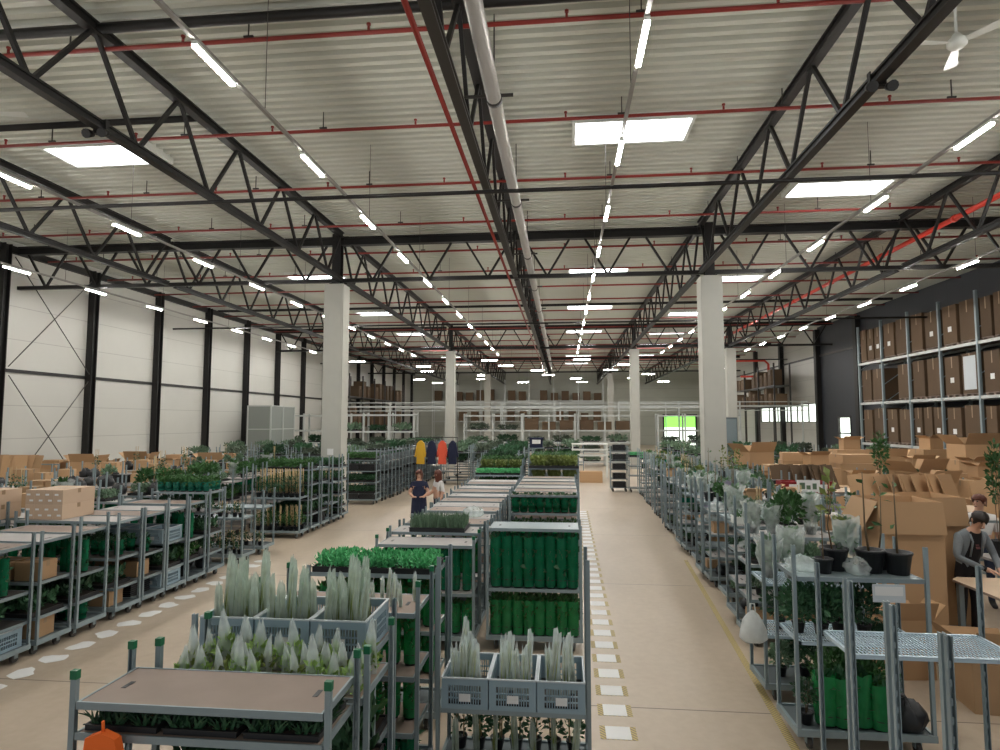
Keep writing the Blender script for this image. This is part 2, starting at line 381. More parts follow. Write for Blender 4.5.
# struts
for j, (x0, x1, y, z, w, nm) in enumerate(((-19.4, 16.7, 8.77, 9.25, .16, 'thick black roof strut crossing the hall above the first lights'),
        (-19.4, -7.4, 11.65, 9.22, .14, 'black roof strut from the white wall to the carton-stack row truss'),
        (-19.4, 16.7, 11.95, 7.55, .085, 'thin dark strut slung low across the hall under the trusses'),
        (-19.4, 16.7, 29.0, 7.6, .08, 'thin dark strut slung across beyond the first cross truss'),
        (-19.4, 16.7, 33.0, 9.2, .14, 'black roof strut crossing between first and second column lines'),
        (-19.4, 16.7, 48.0, 7.6, .08, 'thin dark strut slung across beyond the second column line'),
        (-19.4, 16.7, 51.5, 9.2, .14, 'black roof strut crossing beyond the second column line'))):
    tag(ob('roof_strut', MB().tube([(0,0,0), (x1-x0,0,0)], w/2, 8).mesh('roof_strut', 'black'), None, (x0, y, z)), nm, 'strut', None, 'thing')
# sprinkler pipes across the hall
for j in range(22):
    y = 5.85 + 3.08*j
    o = empty('sprinkler_pipe', (-19.4, y, 9.0))
    ob('pipe_run', MB().tube([(0,0,0), (36,0,0)], .036, 8).mesh('pipe_run', 'red'), o)
    for i in range(12 if y < 26 else 0):
        x = 1.2 + i*3.05
        ob('sprinkler_head', MB().tube([(x,0,.04), (x,0,.12)], .022, 6).tube([(x,0,.12), (x,0,.15)], [.035, .035], 6).mesh('sprinkler_head', 'red'), o)
        ob('hanger', MB().bar((x+1.1, 0, .04), (x+1.1, 0, .40), .018).bar((x+1.02, 0, .06), (x+1.18, 0, .06), .03).mesh('pipe_hanger', 'dkgrey'), o)
    tag(o, f'thin red sprinkler pipe crossing under the roof, {ORD[j]} from the camera', 'pipe', 'red sprinkler pipes', 'thing')
b = MB(); b.tube([(10.88, 4, 8.62), (10.88, 52, 8.62)], .075, 10)
for i in range(12): b.tube([(10.88, 6+i*4, 8.62), (10.88, 6.12+i*4, 8.62)], .1, 10)
tag(ob('red_main_pipe', b.mesh('red_main_pipe', 'redb')), 'bright red water main running away under the roof near the dark wall', 'pipe', None, 'thing')
b = MB().tube([(-1.72, 3, 7.66), (-1.72, 60, 7.66)], .04, 8)
tag(ob('red_feed_pipe', b.mesh('red_feed_pipe', 'red')), 'red feed pipe clipped along the truss beside the grey drain pipe', 'pipe', None, 'thing')
o = empty('red_riser_pipe', (16.6, 52, 0))
ob('riser', MB().tube([(0,0,4.5), (0,0,7.6), (-.3,0,7.9), (-2.5,0,7.9)], .1, 8).mesh('riser', 'redb'), o)
ob('branch', MB().tube([(0,0,6.6), (-2.2,0,6.6)], .08, 8).mesh('branch', 'redb'), o)
tag(o, 'red riser pipe with branches on the far dark wall side', 'pipe', None, 'thing')
o = empty('drain_pipe', (-1.03, 2, 8.0))
ob('pipe_run', MB().tube([(0,0,0), (0,66,0)], .115, 14).mesh('drain_run', 'pipe'), o)
for i in range(14):
    ob('pipe_clamp', MB().tube([(0,2.6+i*4.6,0), (0,2.7+i*4.6,0)], .128, 14).bar((0,2.65+i*4.6,.1), (0,2.65+i*4.6,1.38), .02).bar((-.45,2.65+i*4.6,.05), (.3,2.65+i*4.6,.05), .04).mesh('pipe_clamp', 'dkgrey'), o)
tag(o, 'thick grey drain pipe hung along the middle of the roof', 'pipe', None, 'thing')

# skylights
sf = MB(); sf.box(-1.27, -1.2, -.58, .58, 0, .42).box(1.2, 1.27, -.58, .58, 0, .42).box(-1.2, 1.2, -.58, -.51, 0, .42).box(-1.2, 1.2, .51, .58, 0, .42)
sfm = sf.mesh('skylight_frame', 'white_pl')
sdm = MB().box(-1.2, 1.2, -.51, .51, .10, .12).mesh('skylight_dome', 'skylight')
for x, nm, ys in ((-10.7, 'between the white wall and carton-stack row', (13.35, 26, 35.2, 43.8, 52, 60.5, 68)), (1.52, 'over the aisle of floor stickers', (13.35, 26, 34.4, 43.8, 52, 60.5, 68)), (7.45, 'over the packing area', (17.3, 28, 37, 45, 52, 60.5))):
    for j, y in enumerate(ys):
        o = empty('skylight', (x, y-.08, ZR-.14)); ob('frame', sfm, o); ob('dome', sdm, o)
        tag(o, f'bright rectangular skylight {nm}, {ORD[j]} from the camera', 'skylight', 'roof skylights', 'thing')

# LED light bars on hanging tracks
lh = MB().box(-.034, .034, 0, .90, 0, .05).mesh('light_housing', 'white_pl')
ld = MB().box(-.029, .029, .01, .89, -.03, -.001).mesh('light_diffuser', 'led')
TR = [(-16.2, 'track along the white wall', 4.1, 3.15), (-10.2, 'track between white wall and carton-stack row', 3.99, 3.13), (-4.37, 'track over the carton-stack aisle', 4.04, 3.12), (.98, 'track over the floor-sticker aisle', 4.2, 3.05), (6.5, 'track over the packing tables', 4.02, 3.10), (11.65, 'track along the pallet rack', 3.5, 3.08)]
for x, nm, off, pit in TR:
    o = empty('light_track', (x, 2, 7.56))
    ob('track_rail', MB().box(-.027, .027, 0, 42, 0, .05).mesh('track_rail', 'track'), o)
    for i in range(9):
        ob('hanger_wire', MB().tube([(0, 1.5+i*5, .06), (0, 1.5+i*5, 1.8)], .006, 4).mesh('hanger_wire', 'dkgrey'), o)
    tag(o, f'thin grey hanging light {nm}', 'light track', 'hanging light tracks', 'thing')
    k = 0
    for i in range(0, 14):
        y = off + pit*i
        if y > 42.5: break
        t = empty('hanging_light_bar', (x, y-.45, 7.505)); ob('housing', lh, t); ob('diffuser', ld, t)
        tag(t, f'lit white light bar, {ORD[k]} along the {nm}', 'light', 'LED light bars', 'thing'); k += 1
cached_wire = MB().tube([(0, 0, .05), (0, 0, 1.85)], .006, 4).mesh('hanging_wire', 'dkgrey')
lh2 = MB().box(-.6, .6, -.045, .045, 0, .05).mesh('light_housing_cross', 'white_pl')
ld2 = MB().box(-.59, .59, -.035, .035, -.03, -.001).mesh('light_diffuser_cross', 'led')
for j, y in enumerate((45.5, 50, 55, 60.6, 66, 72)):
    for k, x in enumerate((-15.5, -12.2, -8.6, -5.4, -2.2, 1.4, 4.2, 7.4, 10.6, 13.4)):
        if (j*2+k) % 5 in (1, 2, 4): continue
        xx = x + (j % 2)*.8
        t = empty('hanging_light_bar', (xx, y, 7.5)); ob('housing', lh2, t); ob('diffuser', ld2, t)
        for s in (-.6, .6): ob('hanging_wire', cached_wire, t, (s*.8, 0, 0))
        tag(t, f'lit light bar lying crosswise near the far wall, row {ORD[j]}, {ORD[k]} place from white wall', 'light', 'crosswise far light bars', 'thing')
# small black fixtures of unknown use clamped on the trusses
for (x, y, nm) in ((4.36, 8.75, 'over the pot-plant row'), (-7.35, 8.95, 'over the carton-stack row')):
    o = empty('hanging_fixture', (x, y, 7.62))
    ob('clamp', MB().box(-.09,.09,-.04,.04,-.02,.0).box(-.11,-.09,-.04,.04,-.02,.2).box(.09,.11,-.04,.04,-.02,.2).mesh('fixture_clamp', 'black'), o)
    ob('fixture_head', MB().tube([(.13,-.02,-.02),(.13,-.16,-.08)], [.05,.075], 10).mesh('fixture_head', 'black'), o); ob('fixture_head', MB().tube([(-.13,-.02,-.02),(-.13,-.16,-.08)], [.05,.075], 10).mesh('fixture_head', 'black'), o)
    tag(o, f'small black twin spotlight clamped under the truss {nm}', 'fixture', None, 'thing')
# ceiling fans
def fan(x, y, z, rz, label):
    o = empty('ceiling_fan', (x, y, z), rz)
    ob('rod', MB().tube([(0,0,.1), (0,0,ZR-z-.05)], .018, 8).lathe([(.0,ZR-z-.16),(.06,ZR-z-.14),(.07,ZR-z-.02),(0,ZR-z-.0)], 12).mesh('fan_rod', 'white_pl'), o)
    ob('motor_hub', MB().lathe([(0,-.07),(.08,-.06),(.12,-.02),(.12,.04),(.07,.09),(.04,.14),(0,.15)], 16).mesh('motor_hub', 'white_pl'), o)
    for k in range(3):
        a = 2*pi*k/3
        b = MB(); pr = [(.10,-.03,.03),(.2,-.05,.05),(.68,-.085,.085),(.71,-.06,.06)]
        for (r0,a0,c0),(r1,a1,c1) in zip(pr, pr[1:]):
            for dz in (0, .008):
                b.face([(r0,a0,.02+dz),(r1,a1,.02+dz),(r1,c1,-.005+dz),(r0,c0,-.005+dz)])
            b.face([(r0,a0,.02),(r1,a1,.02),(r1,a1,.028),(r0,a0,.028)]); b.face([(r0,c0,-.005),(r1,c1,-.005),(r1,c1,.003),(r0,c0,.003)])
        ob('fan_blade', b.mesh('fan_blade', 'white_pl'), o, rot=(0,0,a))
    tag(o, label, 'ceiling fan', 'white ceiling fans', 'thing')
fan(5.33, 8.6, 8.08, radians(186), 'white three-bladed ceiling fan hanging by the pot-plant row truss')
fan(-10.9, 10.4, 8.85, radians(10), 'white ceiling fan cut off by the picture edge, near white wall side')

# ================================================================== TROLLEYS
CACHE = {}
def cached(key, fn):
    if key not in CACHE: CACHE[key] = fn()
    return CACHE[key]
DP = .565
def base_mesh(W, lod):
    b = MB(); x, y = W/2, DP/2
    b.box(-x, x, -y, -y+.03, .14, .20).box(-x, x, y-.03, y, .14, .20).box(-x, -x+.03, -y+.03, y-.03, .14, .20).box(x-.03, x, -y+.03, y-.03, .14, .20)
    b.box(-x+.03, x-.03, -y+.03, y-.03, .165, .185, 1)
    for i in range(1, 4): b.box(-x+W*i/4-.015, -x+W*i/4+.015, -y+.03, y-.03, .145, .165)
    if lod: 
        for sx in (-1,1):
            for sy in (-1,1): caster(b, sx*(x-.13), sy*(y-.1))
    return b.mesh('trolley_base', ['steel', 'steel_d', 'rubber'])
def caster(b, x, y, m=2, f=0):
    b.tube([(x-.018, y, .055), (x+.018, y, .055)], .055, 10, m, True, False)
    b.box(x-.03, x-.022, y-.025, y+.025, .05, .14, f).box(x+.022, x+.03, y-.025, y+.025, .05, .14, f).box(x-.04, x+.04, y-.04, y+.04, .125, .14, f)
def post_mesh(H):
    b = MB(); t = .016
    b.box(-t, t, -t, -t+.006, .2, H).box(-t, -t+.006, -t+.006, t, .2, H).box(t-.006, t, -t+.006, t, .2, H)
    for i in range(int((H-.3)/.1)): b.box(-.006, .006, t-.012, t-.008, .25+i*.1, .29+i*.1)
    return b.mesh('trolley_post', 'steel')
def shelf_mesh(W, style, lip):
    b = MB(); x, y = W/2-.045, DP/2-.004; m = 0
    if style == 'wire':
        b.box(-x, x, -y, -y+.03, -.03, 0, 1).box(-x, x, y-.03, y, -.03, 0, 1).box(-x, -x+.02, -y, y, -.03, 0, 1).box(x-.02, x, -y, y, -.03, 0, 1)
        n = int(W/.03)
        for i in range(n):
            xx = -x+.02+i*(2*x-.04)/n; b.box(xx, xx+.006, -y, y, -.012, -.004, 1)
        for i in range(1, 10): yy = -y+i*2*y/10; b.box(-x, x, yy, yy+.006, -.018, -.012, 1)
        return b.mesh('trolley_shelf', ['mesh_blue', 'mesh_blue'])
    b.box(-x+.012, x-.012, -y+.012, y-.012, -.014, 0, 0)
    b.box(-x, x, -y, -y+.012, -.035, .004, 1).box(-x, x, y-.012, y, -.035, .004, 1).box(-x, -x+.012, -y+.012, y-.012, -.035, .004, 1).box(x-.012, x, -y+.012, y-.012, -.035, .004, 1)
    for sx in (-1, 1):      # grip slot at each end of the board
        b.box(sx*(x-.12)-.014, sx*(x-.12)+.014, -.05, .05, .0003, .0016, 2)
    return b.mesh('trolley_shelf', [{'wood': 'board', 'grey': 'board_g', 'steel': 'steel', 'dark': 'board_shade'}[style], 'steel', 'blackpl'])
capm = MB().box(-.019, .019, -.019, .019, 0, .045).mesh('post_cap', 'cap')
castm = MB(); caster(castm, 0, 0, 0, 1); castm = castm.mesh('caster', ['rubber', 'steel'])
class Cart: pass
COUNT = {}
def cart(row, x, y, shelves, H=1.9, lod=1, style='wood', W=1.35, note='', caps=False, mix=None):
    """x, y: its end towards the white wall, its face towards the camera"""
    n = COUNT[row] = COUNT.get(row, 0) + 1
    c = Cart(); c.row = row; c.n = n; c.x = x; c.y = y; c.W = W; c.sh = [.186]+list(shelves); c.cnt = {}
    o = empty('plant_trolley', (x+W/2, y+DP/2, 0))
    if lod == 2:
        def far():
            b = MB(); a, d = W/2, DP/2
            for sx in (-1,1):
                for sy in (-1,1):
                    b.bar((sx*(a-.02), sy*(d-.02), .1), (sx*(a-.02), sy*(d-.02), H), .03); b.box(sx*(a-.1)-.03, sx*(a-.1)+.03, sy*(d-.08)-.05, sy*(d-.08)+.05, 0, .12, 2)
            for z in c.sh: b.box(-a+.04, a-.04, -d, d, z-.03, z, 1)
            return b.mesh('plant_trolley', ['steel', 'steel_d' if style == 'steel' else 'board_g', 'rubber'])
        me = cached(('far', W, H, style, tuple(shelves)), far)
        bpy.data.objects.remove(o); o = ob('plant_trolley', me, None, (x+W/2, y+DP/2, 0))
    else:
        ba = ob('base', cached(('base', W, lod), lambda: base_mesh(W, lod)), o)
        if lod == 0:
            for sx in (-1,1):
                for sy in (-1,1): ob('caster', castm, ba, (sx*(W/2-.13), sy*(DP/2-.1), 0))
        pm = cached(('post', H), lambda: post_mesh(H))
        for sx in (-1,1):
            for sy in (-1,1):
                p = ob('post', pm, o, (sx*(W/2-.021), sy*(DP/2-.021), 0), (0,0,0 if sy < 0 else pi))
                if caps: ob('cap', capm, p, (0,0,H))
        for i, z in enumerate(shelves):
            st = style if not mix else mix[i % len(mix)]
            ob('shelf', cached(('shelf', W, st), lambda: shelf_mesh(W, st, 0)), o, (0,0,z))
    la = f'steel plant trolley {note+" " if note else ""}in the {row}, {ORD[n-1]} from the camera'
    if len(la.split()) > 16: la = f'plant trolley {note} in {row}, {ORD[n-1]} from camera'
    c.o = o
    tag(o, la, 'trolley', f'trolleys of the {row}')
    return c
def level(c, i):
    n = len(c.sh)
    return 'bottom' if i == 0 else 'top' if i == n-1 else ('middle' if n == 3 else ORD[i])
def put(c, i, key, desc, fx, fy, rz=0, sc=None, group=None, dz=0.002):
    """stand a thing on shelf i of trolley c at fractions fx, fy of its board"""
    k = c.cnt[(i, desc)] = c.cnt.get((i, desc), 0) + 1
    lab = f'{desc}, {ORD[k-1]} on the {level(c, i)} shelf, {ORD[c.n-1]} {c.row} trolley'
    return make(key, (c.x + .05 + fx*(c.W-.1), c.y + fy*DP, c.sh[i]+dz), lab, rz, sc, group or f'{desc} in the {c.row}')

# ------------------------------------------------------------------ plants, pots, boxes
def leaves(b, n, vol, size, m=0, seed=1, up=0., shape='blob', rnd=.5):
    r = random.Random(seed)
    for _ in range(n):
        if shape == 'blob':
            while True:
                p = [r.uniform(-1,1) for _ in range(3)]
                if sum(q*q for q in p) < 1: break
            c = Vector((p[0]*vol[0], p[1]*vol[1], vol[2]+p[2]*vol[2]))
            d = Vector((p[0], p[1], p[2]*.6+up)) + Vector((r.gauss(0,rnd), r.gauss(0,rnd), r.gauss(0,rnd)))
        else:
            c = Vector((r.uniform(-1,1)*vol[0], r.uniform(-1,1)*vol[1], r.uniform(0,1)**.7*vol[2]*2))
            d = Vector((r.gauss(0,.5), r.gauss(0,.5), up+r.gauss(0,.4)))
        d.normalize(); s = size*r.uniform(.6,1.3)
        a = d.cross(Vector((r.gauss(0,1), r.gauss(0,1), r.gauss(0,1)))).normalized(); nn = a.cross(d)
        t = c + d*s; mid = c + d*s*.5 + nn*s*.1
        b.face([(q.x, q.y, max(q.z, .012)) for q in (c, mid+a*s*.28, t, mid-a*s*.28)], m)
    return b
def blades(b, n, vol, h, w, m=0, seed=1, lean=.2):
    r = random.Random(seed)
    for _ in range(n):
        x, y = r.uniform(-1,1)*vol[0], r.uniform(-1,1)*vol[1]; hh = h*r.uniform(.7,1.15); a = r.uniform(0,pi)
        dx, dy = r.gauss(0,lean)*hh, r.gauss(0,lean)*hh; ux, uy = cos(a)*w, sin(a)*w; z = vol[2]
        b.face([(x-ux,y-uy,z),(x+ux,y+uy,z),(x+dx*.5+ux*.8,y+dy*.5+uy*.8,z+hh*.6),(x+dx,y+dy,z+hh),(x+dx*.5-ux*.8,y+dy*.5-uy*.8,z+hh*.6)], m)
    return b
def tray_mesh(w=.40, d=.52, h=.055):
    b = MB(); a, c = w/2, d/2
    b.box(-a, a, -c, c, 0, .008).box(-a, a, -c, -c+.01, .008, h).box(-a, a, c-.01, c, .008, h).box(-a, -a+.01, -c+.01, c-.01, .008, h).box(a-.01, a, -c+.01, c-.01, .008, h)
    b.box(-a+.01, a-.01, -c+.01, c-.01, .008, h-.012, 1)
    b.box(-a-.008, a+.008, -c-.008, -c+.004, h-.008, h).box(-a-.008, a+.008, c-.004, c+.008, h-.008, h)
    return b.mesh('tray', ['blackpl', 'soil'])
traym = tray_mesh()
spec('tray_bright', 'seedling_tray', 'plant tray', ('tray', traym, None), ('foliage', leaves(MB(), 1000, (.195,.24,.065), .05, 0, 3, .6, 'box').mesh('bright_foliage', 'leaf_b'), None))
for v, (m_, sd) in enumerate((('leaf_g', 5), ('leaf_m', 6), ('leaf_d', 8), ('leaf_y', 9))):
    b = leaves(MB(), 420, (.165,.22,.09), .075, 0, sd, .6, 'box')
    for f in range(len(b.v)): b.v[f] = (b.v[f][0], b.v[f][1], b.v[f][2]+.04)
    spec(f'tray{v}', 'plant_tray', 'plant tray', ('tray', traym, None), ('foliage', b.mesh('tray_foliage', m_), None))
b = blades(MB(), 500, (.19,.25,.04), .16, .008, 0, 4, .22)
spec('tray_grass', 'grass_tray', 'plant tray', ('tray', traym, None), ('foliage', b.mesh('grass_foliage', 'leaf_g'), None))
b = blades(MB(), 420, (.19,.25,.04), .13, .009, 0, 14, .5)
spec('tray_dark', 'grass_tray', 'plant tray', ('tray', traym, None), ('foliage', b.mesh('dark_grass_foliage', 'leaf_d'), None))
# far trays: one small mesh each
for v, m_ in enumerate(('leaf_d', 'leaf_f', 'leaf_g', 'leaf_f')):
    b = MB(); b.box(-.3,.3,-.25,.25,0,.06,1); leaves(b, 190, (.32,.27,.14), .15, 0, 20+v, .4, 'box')
    spec(f'far{v}', 'leafy_tray', 'plant tray', (None, b.mesh('far_plant_tray', [m_, 'blackpl']), None))
# tall green plant sleeves
def sleeve(r, h, m_, pot=.10):
    p = MB().lathe([(0,0),(r*.80,0),(r*.95,pot),(r*1.0,pot),(r*1.0,pot+.008),(r*.9,pot+.008),(r*.85,pot-.012),(0,pot-.012)], 14, 0).mesh('sleeve_pot', 'blackpl')
    b = MB(); n = 14; rr = random.Random(int(h*100)); ring = []
    prof = [(r*.96,.02),(r*.99,.1),(r*1.03,.3*h),(r*1.0,.55*h),(r*1.05,.8*h),(r*1.02,h)]
    b.lathe(prof, n, 0)
    for i in range(len(b.v)):
        k = i % n; f = 1 + (.035 if k % 2 else -.03) + rr.uniform(-.02,.02)
        b.v[i] = (b.v[i][0]*f, b.v[i][1]*f, b.v[i][2] + (rr.uniform(-.015,.015) if i >= 5*n else 0))
    return p, b.mesh('film_sleeve', m_)
def sleeve_spec(key, r, h, m_, leafm, seed):
    p, s = sleeve(r, h, m_)
    f = leaves(MB(), 60, (r*.75, r*.75, h*.46), .09, 0, seed, .8)
    for i in range(len(f.v)): f.v[i] = (f.v[i][0], f.v[i][1], f.v[i][2]+.09)
    spec(key, 'sleeved_plant', 'sleeved plant', ('pot', p, None), ('film_sleeve', s, None), ('foliage', f.mesh('sleeve_foliage', leafm), None))
sleeve_spec('sleeve_tall', .074, .62, 'sleeve', 'leaf_d', 31)
sleeve_spec('sleeve_low', .074, .42, 'sleeve_l', 'leaf_m', 32)
sleeve_spec('sleeve_short', .074, .28, 'sleeve', 'leaf_d', 33)
sleeve_spec('sleeve_cup', .07, .20, 'sleeve_t', 'leaf_m', 34)
sleeve_spec('sleeve_green', .10, .46, 'sleeve_l', 'leaf_d', 35)
# milky paper cones with a herb inside
def cone_spec(key, h, r, seed, leafm):
    rr = random.Random(seed); b = MB(); n = 10; tx, ty = rr.uniform(-.03,.03), rr.uniform(-.03,.03)
    b.lathe([(r*.9,0),(r,.05),(r*.92,h*.4),(r*.55,h*.75),(r*.2,h)], n, 0)
    for i in range(len(b.v)):
        x, y, z = b.v[i]; t = z/h; f = 1+rr.uniform(-.06,.06)+(.16 if i % 2 else -.1)
        b.v[i] = (x*f + tx*t*t, y*f*.75 + ty*t*t, z + (rr.uniform(-.02,.03) if t > .9 else 0))
    f = leaves(MB(), 70, (r*.8, r*.65, h*.27), .06, 0, seed, .8)
    spec(key, 'wrapped_herb', 'wrapped plant', ('cone_wrap', b.mesh('cone_wrap', 'cone'), None), ('foliage', f.mesh('herb_foliage', leafm), None))
for v in range(4): cone_spec(f'cone{v}', .24+.035*v, .052, 40+v, ('leaf_h', 'leaf_h', 'leaf_y', 'leaf_h')[v])
# tall wrapped stems
def wrap_spec(key, h, seed, fm='clear2'):
    rr = random.Random(seed); b = MB(); n = 12; lx, ly = rr.uniform(-.06,.06), rr.uniform(-.04,.04); r = .025
    b.lathe([(r*.8,0),(r,.06),(r*1.05,h*.3),(r*.95,h*.6),(r*.95,h*.85),(r*.8,h*.95),(r*.6,h)], n, 0, smooth=False)
    for i in range(len(b.v)):
        x, y, z = b.v[i]; t = z/h; f = 1+rr.uniform(-.1,.1)+(.28 if i % 2 else -.18)
        b.v[i] = (x*f*1.15 + lx*t, y*f*.8 + ly*t, z + (rr.uniform(-.07,.05) if t > .9 else 0))
    s = MB()
    for i in range(5):
        a = rr.uniform(0, 2*pi); s.tube([(.012*cos(a), .012*sin(a), 0), (.018*cos(a)+lx*.5, .018*sin(a)+ly*.5, h*.45), (.012*cos(a)+lx*.85, .012*sin(a)+ly*.85, h*.85)], .004, 4)
    l = blades(MB(), 12, (.018,.015,.0), h*.6, .006, 0, seed, .05)
    spec(key, 'wrapped_bunch', 'wrapped plant', ('film_wrap', b.mesh('film_wrap', fm), None), ('stems', s.mesh('stems', 'straw'), None), ('leaf_blades', l.mesh('leaf_blades', 'leaf_y'), None))
for v in range(4): wrap_spec(f'wrap{v}', .40+.06*v, 50+v)
for v in range(3): wrap_spec(f'wrapg{v}', .36+.06*v, 60+v, 'cone')
# crates
def crate_spec():
    W, D, H = .395, .565, .235; b = MB(); x, y = W/2, D/2; t = .012
    b.box(-x+.006, x-.006, -y+.006, y-.006, 0, .012)
    def wall(L, put4):
        put4(-L, L, 0, .035); put4(-L, L, H-.05, H); put4(-L, -L+.06, .035, H-.05); put4(L-.06, L, .035, H-.05)
        n = 13; a = L-.06
        for i in range(1, n):
            c = -a+2*a*i/n; put4(c-.004, c+.004, .035, H-.05)
        for z in (.085, .13): put4(-a, a, z-.005, z+.005)
    for s in (-1, 1):
        yy = s*(y-t/2); wall(x, lambda p, q, z0, z1: b.box(p, q, yy-t/2, yy+t/2, z0, z1))
        xx = s*(x-t/2); wall(y-t, lambda p, q, z0, z1: b.box(xx-t/2, xx+t/2, p, q, z0, z1))
    r = MB(); e = .012
    r.box(-x-.004, x+.004, -y-.004, -y+e, H, H+.01).box(-x-.004, x+.004, y-e, y+.004, H, H+.01).box(-x-.004, -x+e, -y+e, y-e, H, H+.01).box(x-e, x+.004, -y+e, y-e, H, H+.01)
    l = MB().box(-.045, .05, -y-.004, -y-.001, .06, .12)
    s = MB().box(-x+.014, x-.014, -y+.014, y-.014, .013, .05)
    spec('crate', 'vented_crate', 'crate', ('body', b.mesh('crate_body', 'crate'), None), ('rim', r.mesh('crate_rim', 'crate_rim'), None), ('paper_label', l.mesh('paper_label', 'paper'), None), ('liner', s.mesh('crate_liner', 'blackpl'), None))
crate_spec()
# cartons
def carton_meshes(w, d, h, cm_):
    b = MB(); x, y = w/2, d/2; g = .003
    b.box(-x, x, -y, y, 0, h-.004)
    b.box(-x, x, -y, -g, h-.004, h).box(-x, x, g, y, h-.004, h)
    t = MB().box(-x-.001, x+.001, -.03, .03, h, h+.001).box(-x-.0015, -x, -.03, .03, h-.12*h/.4, h).box(x, x+.0015, -.03, .03, h-.12*h/.4, h)
    l = MB().box(-x*.55, -x*.1, -y-.002, -y, h*.55, h*.78)
    return b.mesh('carton_body', cm_), t.mesh('carton_tape', 'tape'), l.mesh('carton_label', 'paper')
def carton_spec(key, w, d, h, cm_='card', labels=None):
    bm, tm, lm = carton_meshes(w, d, h, cm_)
    parts = [('body', bm, None), ('tape', tm, None)]
    if labels:
        l = MB()
        for (fx, fz, lw) in labels: l.box(-w/2+fx*w, -w/2+fx*w+lw, -d/2-.003, -d/2-.0005, fz*h, fz*h+.028)
        parts.append(('paper_label', l.mesh('carton_labels', 'paper'), None))
    spec(key, 'cardboard_carton', 'carton', *parts)
carton_spec('carton_flat', .155, .66, .225, 'card_p', [(.12,.62,.06),(.45,.22,.06)])
carton_spec('carton_s', .40, .35, .28)
carton_spec('carton_m', .60, .45, .40)
carton_spec('carton_l', 1.15, .8, .55)
carton_spec('carton_xl', 1.2, .9, .8)
def open_carton(key, w, d, h, cm_='card', tilt=.5):
    b = MB(); x, y = w/2, d/2; t = .008
    b.box(-x, x, -y, y, 0, t).box(-x, x, -y, -y+t, t, h).box(-x, x, y-t, y, t, h).box(-x, -x+t, -y+t, y-t, t, h).box(x-t, x, -y+t, y-t, t, h)
    parts = [('body', b.mesh('open_carton_body', cm_), None)]
    for (sx, sy) in ((-1,0),(1,0),(0,-1),(0,1)):
        f = MB(); L = min(d, w)*.45; o_ = L*cos(tilt*(1+.3*sx)); u_ = L*sin(tilt*(1-.4*sy))
        if sx: P = [(sx*x,-y,h),(sx*x,y,h),(sx*(x+o_),y,h+u_),(sx*(x+o_),-y,h+u_)]
        else: P = [(-x,sy*y,h),(x,sy*y,h),(x,sy*(y+o_*.7),h+u_),(-x,sy*(y+o_*.7),h+u_)]
        f.face(P); f.face([(p[0],p[1],p[2]+.006) for p in reversed(P)])
        for i in range(4):
            p, q = P[i], P[(i+1) % 4]; f.face([p, q, (q[0],q[1],q[2]+.006), (p[0],p[1],p[2]+.006)])
        parts.append(('flap', f.mesh('carton_flap', cm_), None))
    spec(key, 'open_carton', 'carton', *parts)
open_carton('carton_open', .7, .5, .45); open_carton('carton_open_big', 1.15, .9, .55, 'card', .9); open_carton('octabin', .92, .9, 1.80, 'card', -1.28)
open_carton('carton_open_small', .38, .32, .26, 'card', .4)
spec('sheet', 'cardboard_sheet', 'cardboard sheet', (None, MB().box(-.33,.33,-.006,.006,0,.66).box(-.33,.33,-.007,.007,.2,.206).box(-.33,.33,-.007,.007,.45,.456).mesh('cardboard_sheet', 'card'), None))
spec('sheet_d', 'cardboard_sheet', 'cardboard sheet', (None, MB().box(-.3,.3,-.012,.012,0,.62).box(-.3,.3,-.013,.013,.2,.206).mesh('cardboard_sheet_dark', 'card_dim'), None))
# pots
potb = MB().lathe([(0,0),(.10,0),(.13,.2),(.14,.2),(.14,.225),(.125,.225),(.12,.19),(0,.19)], 14).mesh('pot_shell', 'blackpl')
pots = MB().lathe([(0,0),(.05,0),(.065,.1),(.07,.1),(.07,.112),(.062,.112),(.058,.095),(0,.095)], 12).mesh('small_pot_shell', 'blackpl')
def tree_spec(key, h, seed, nl, lm, canopy=.15, stemr=.009):
    rr = random.Random(seed); s = MB(); lf = MB()
    for i in range(3):
        a = rr.uniform(0, 6.28); lx, ly = .05*cos(a), .05*sin(a)
        pts = [(lx*.3, ly*.3, .19), (lx, ly, h*.45), (lx*1.2+rr.gauss(0,.03), ly*1.2+rr.gauss(0,.03), h)]
        if i and nl < 30: continue
        s.tube(pts, [stemr, stemr*.8, stemr*.4], 5)
    leaves(lf, nl, (canopy, canopy, h*.28), .10, 0, seed, .3)
    for i in range(len(lf.v)): x, y, z = lf.v[i]; lf.v[i] = (x, y, z + h*.45)
    spec(key, 'potted_tree', 'potted plant', ('pot', potb, None), ('stem', s.mesh('tree_stem', 'stem'), None), ('foliage', lf.mesh('tree_foliage', lm), None))
tree_spec('tree_stick', 1.0, 71, 4, 'leaf_m', .06, .012); tree_spec('tree_y', 1.0, 72, 26, 'leaf_y', .06); tree_spec('tree_green', 1.1, 73, 140, 'leaf_m', .12)
tree_spec('tree_tall', 1.5, 74, 260, 'leaf_m', .13); tree_spec('tree_dark', .8, 75, 160, 'leaf_d', .2)
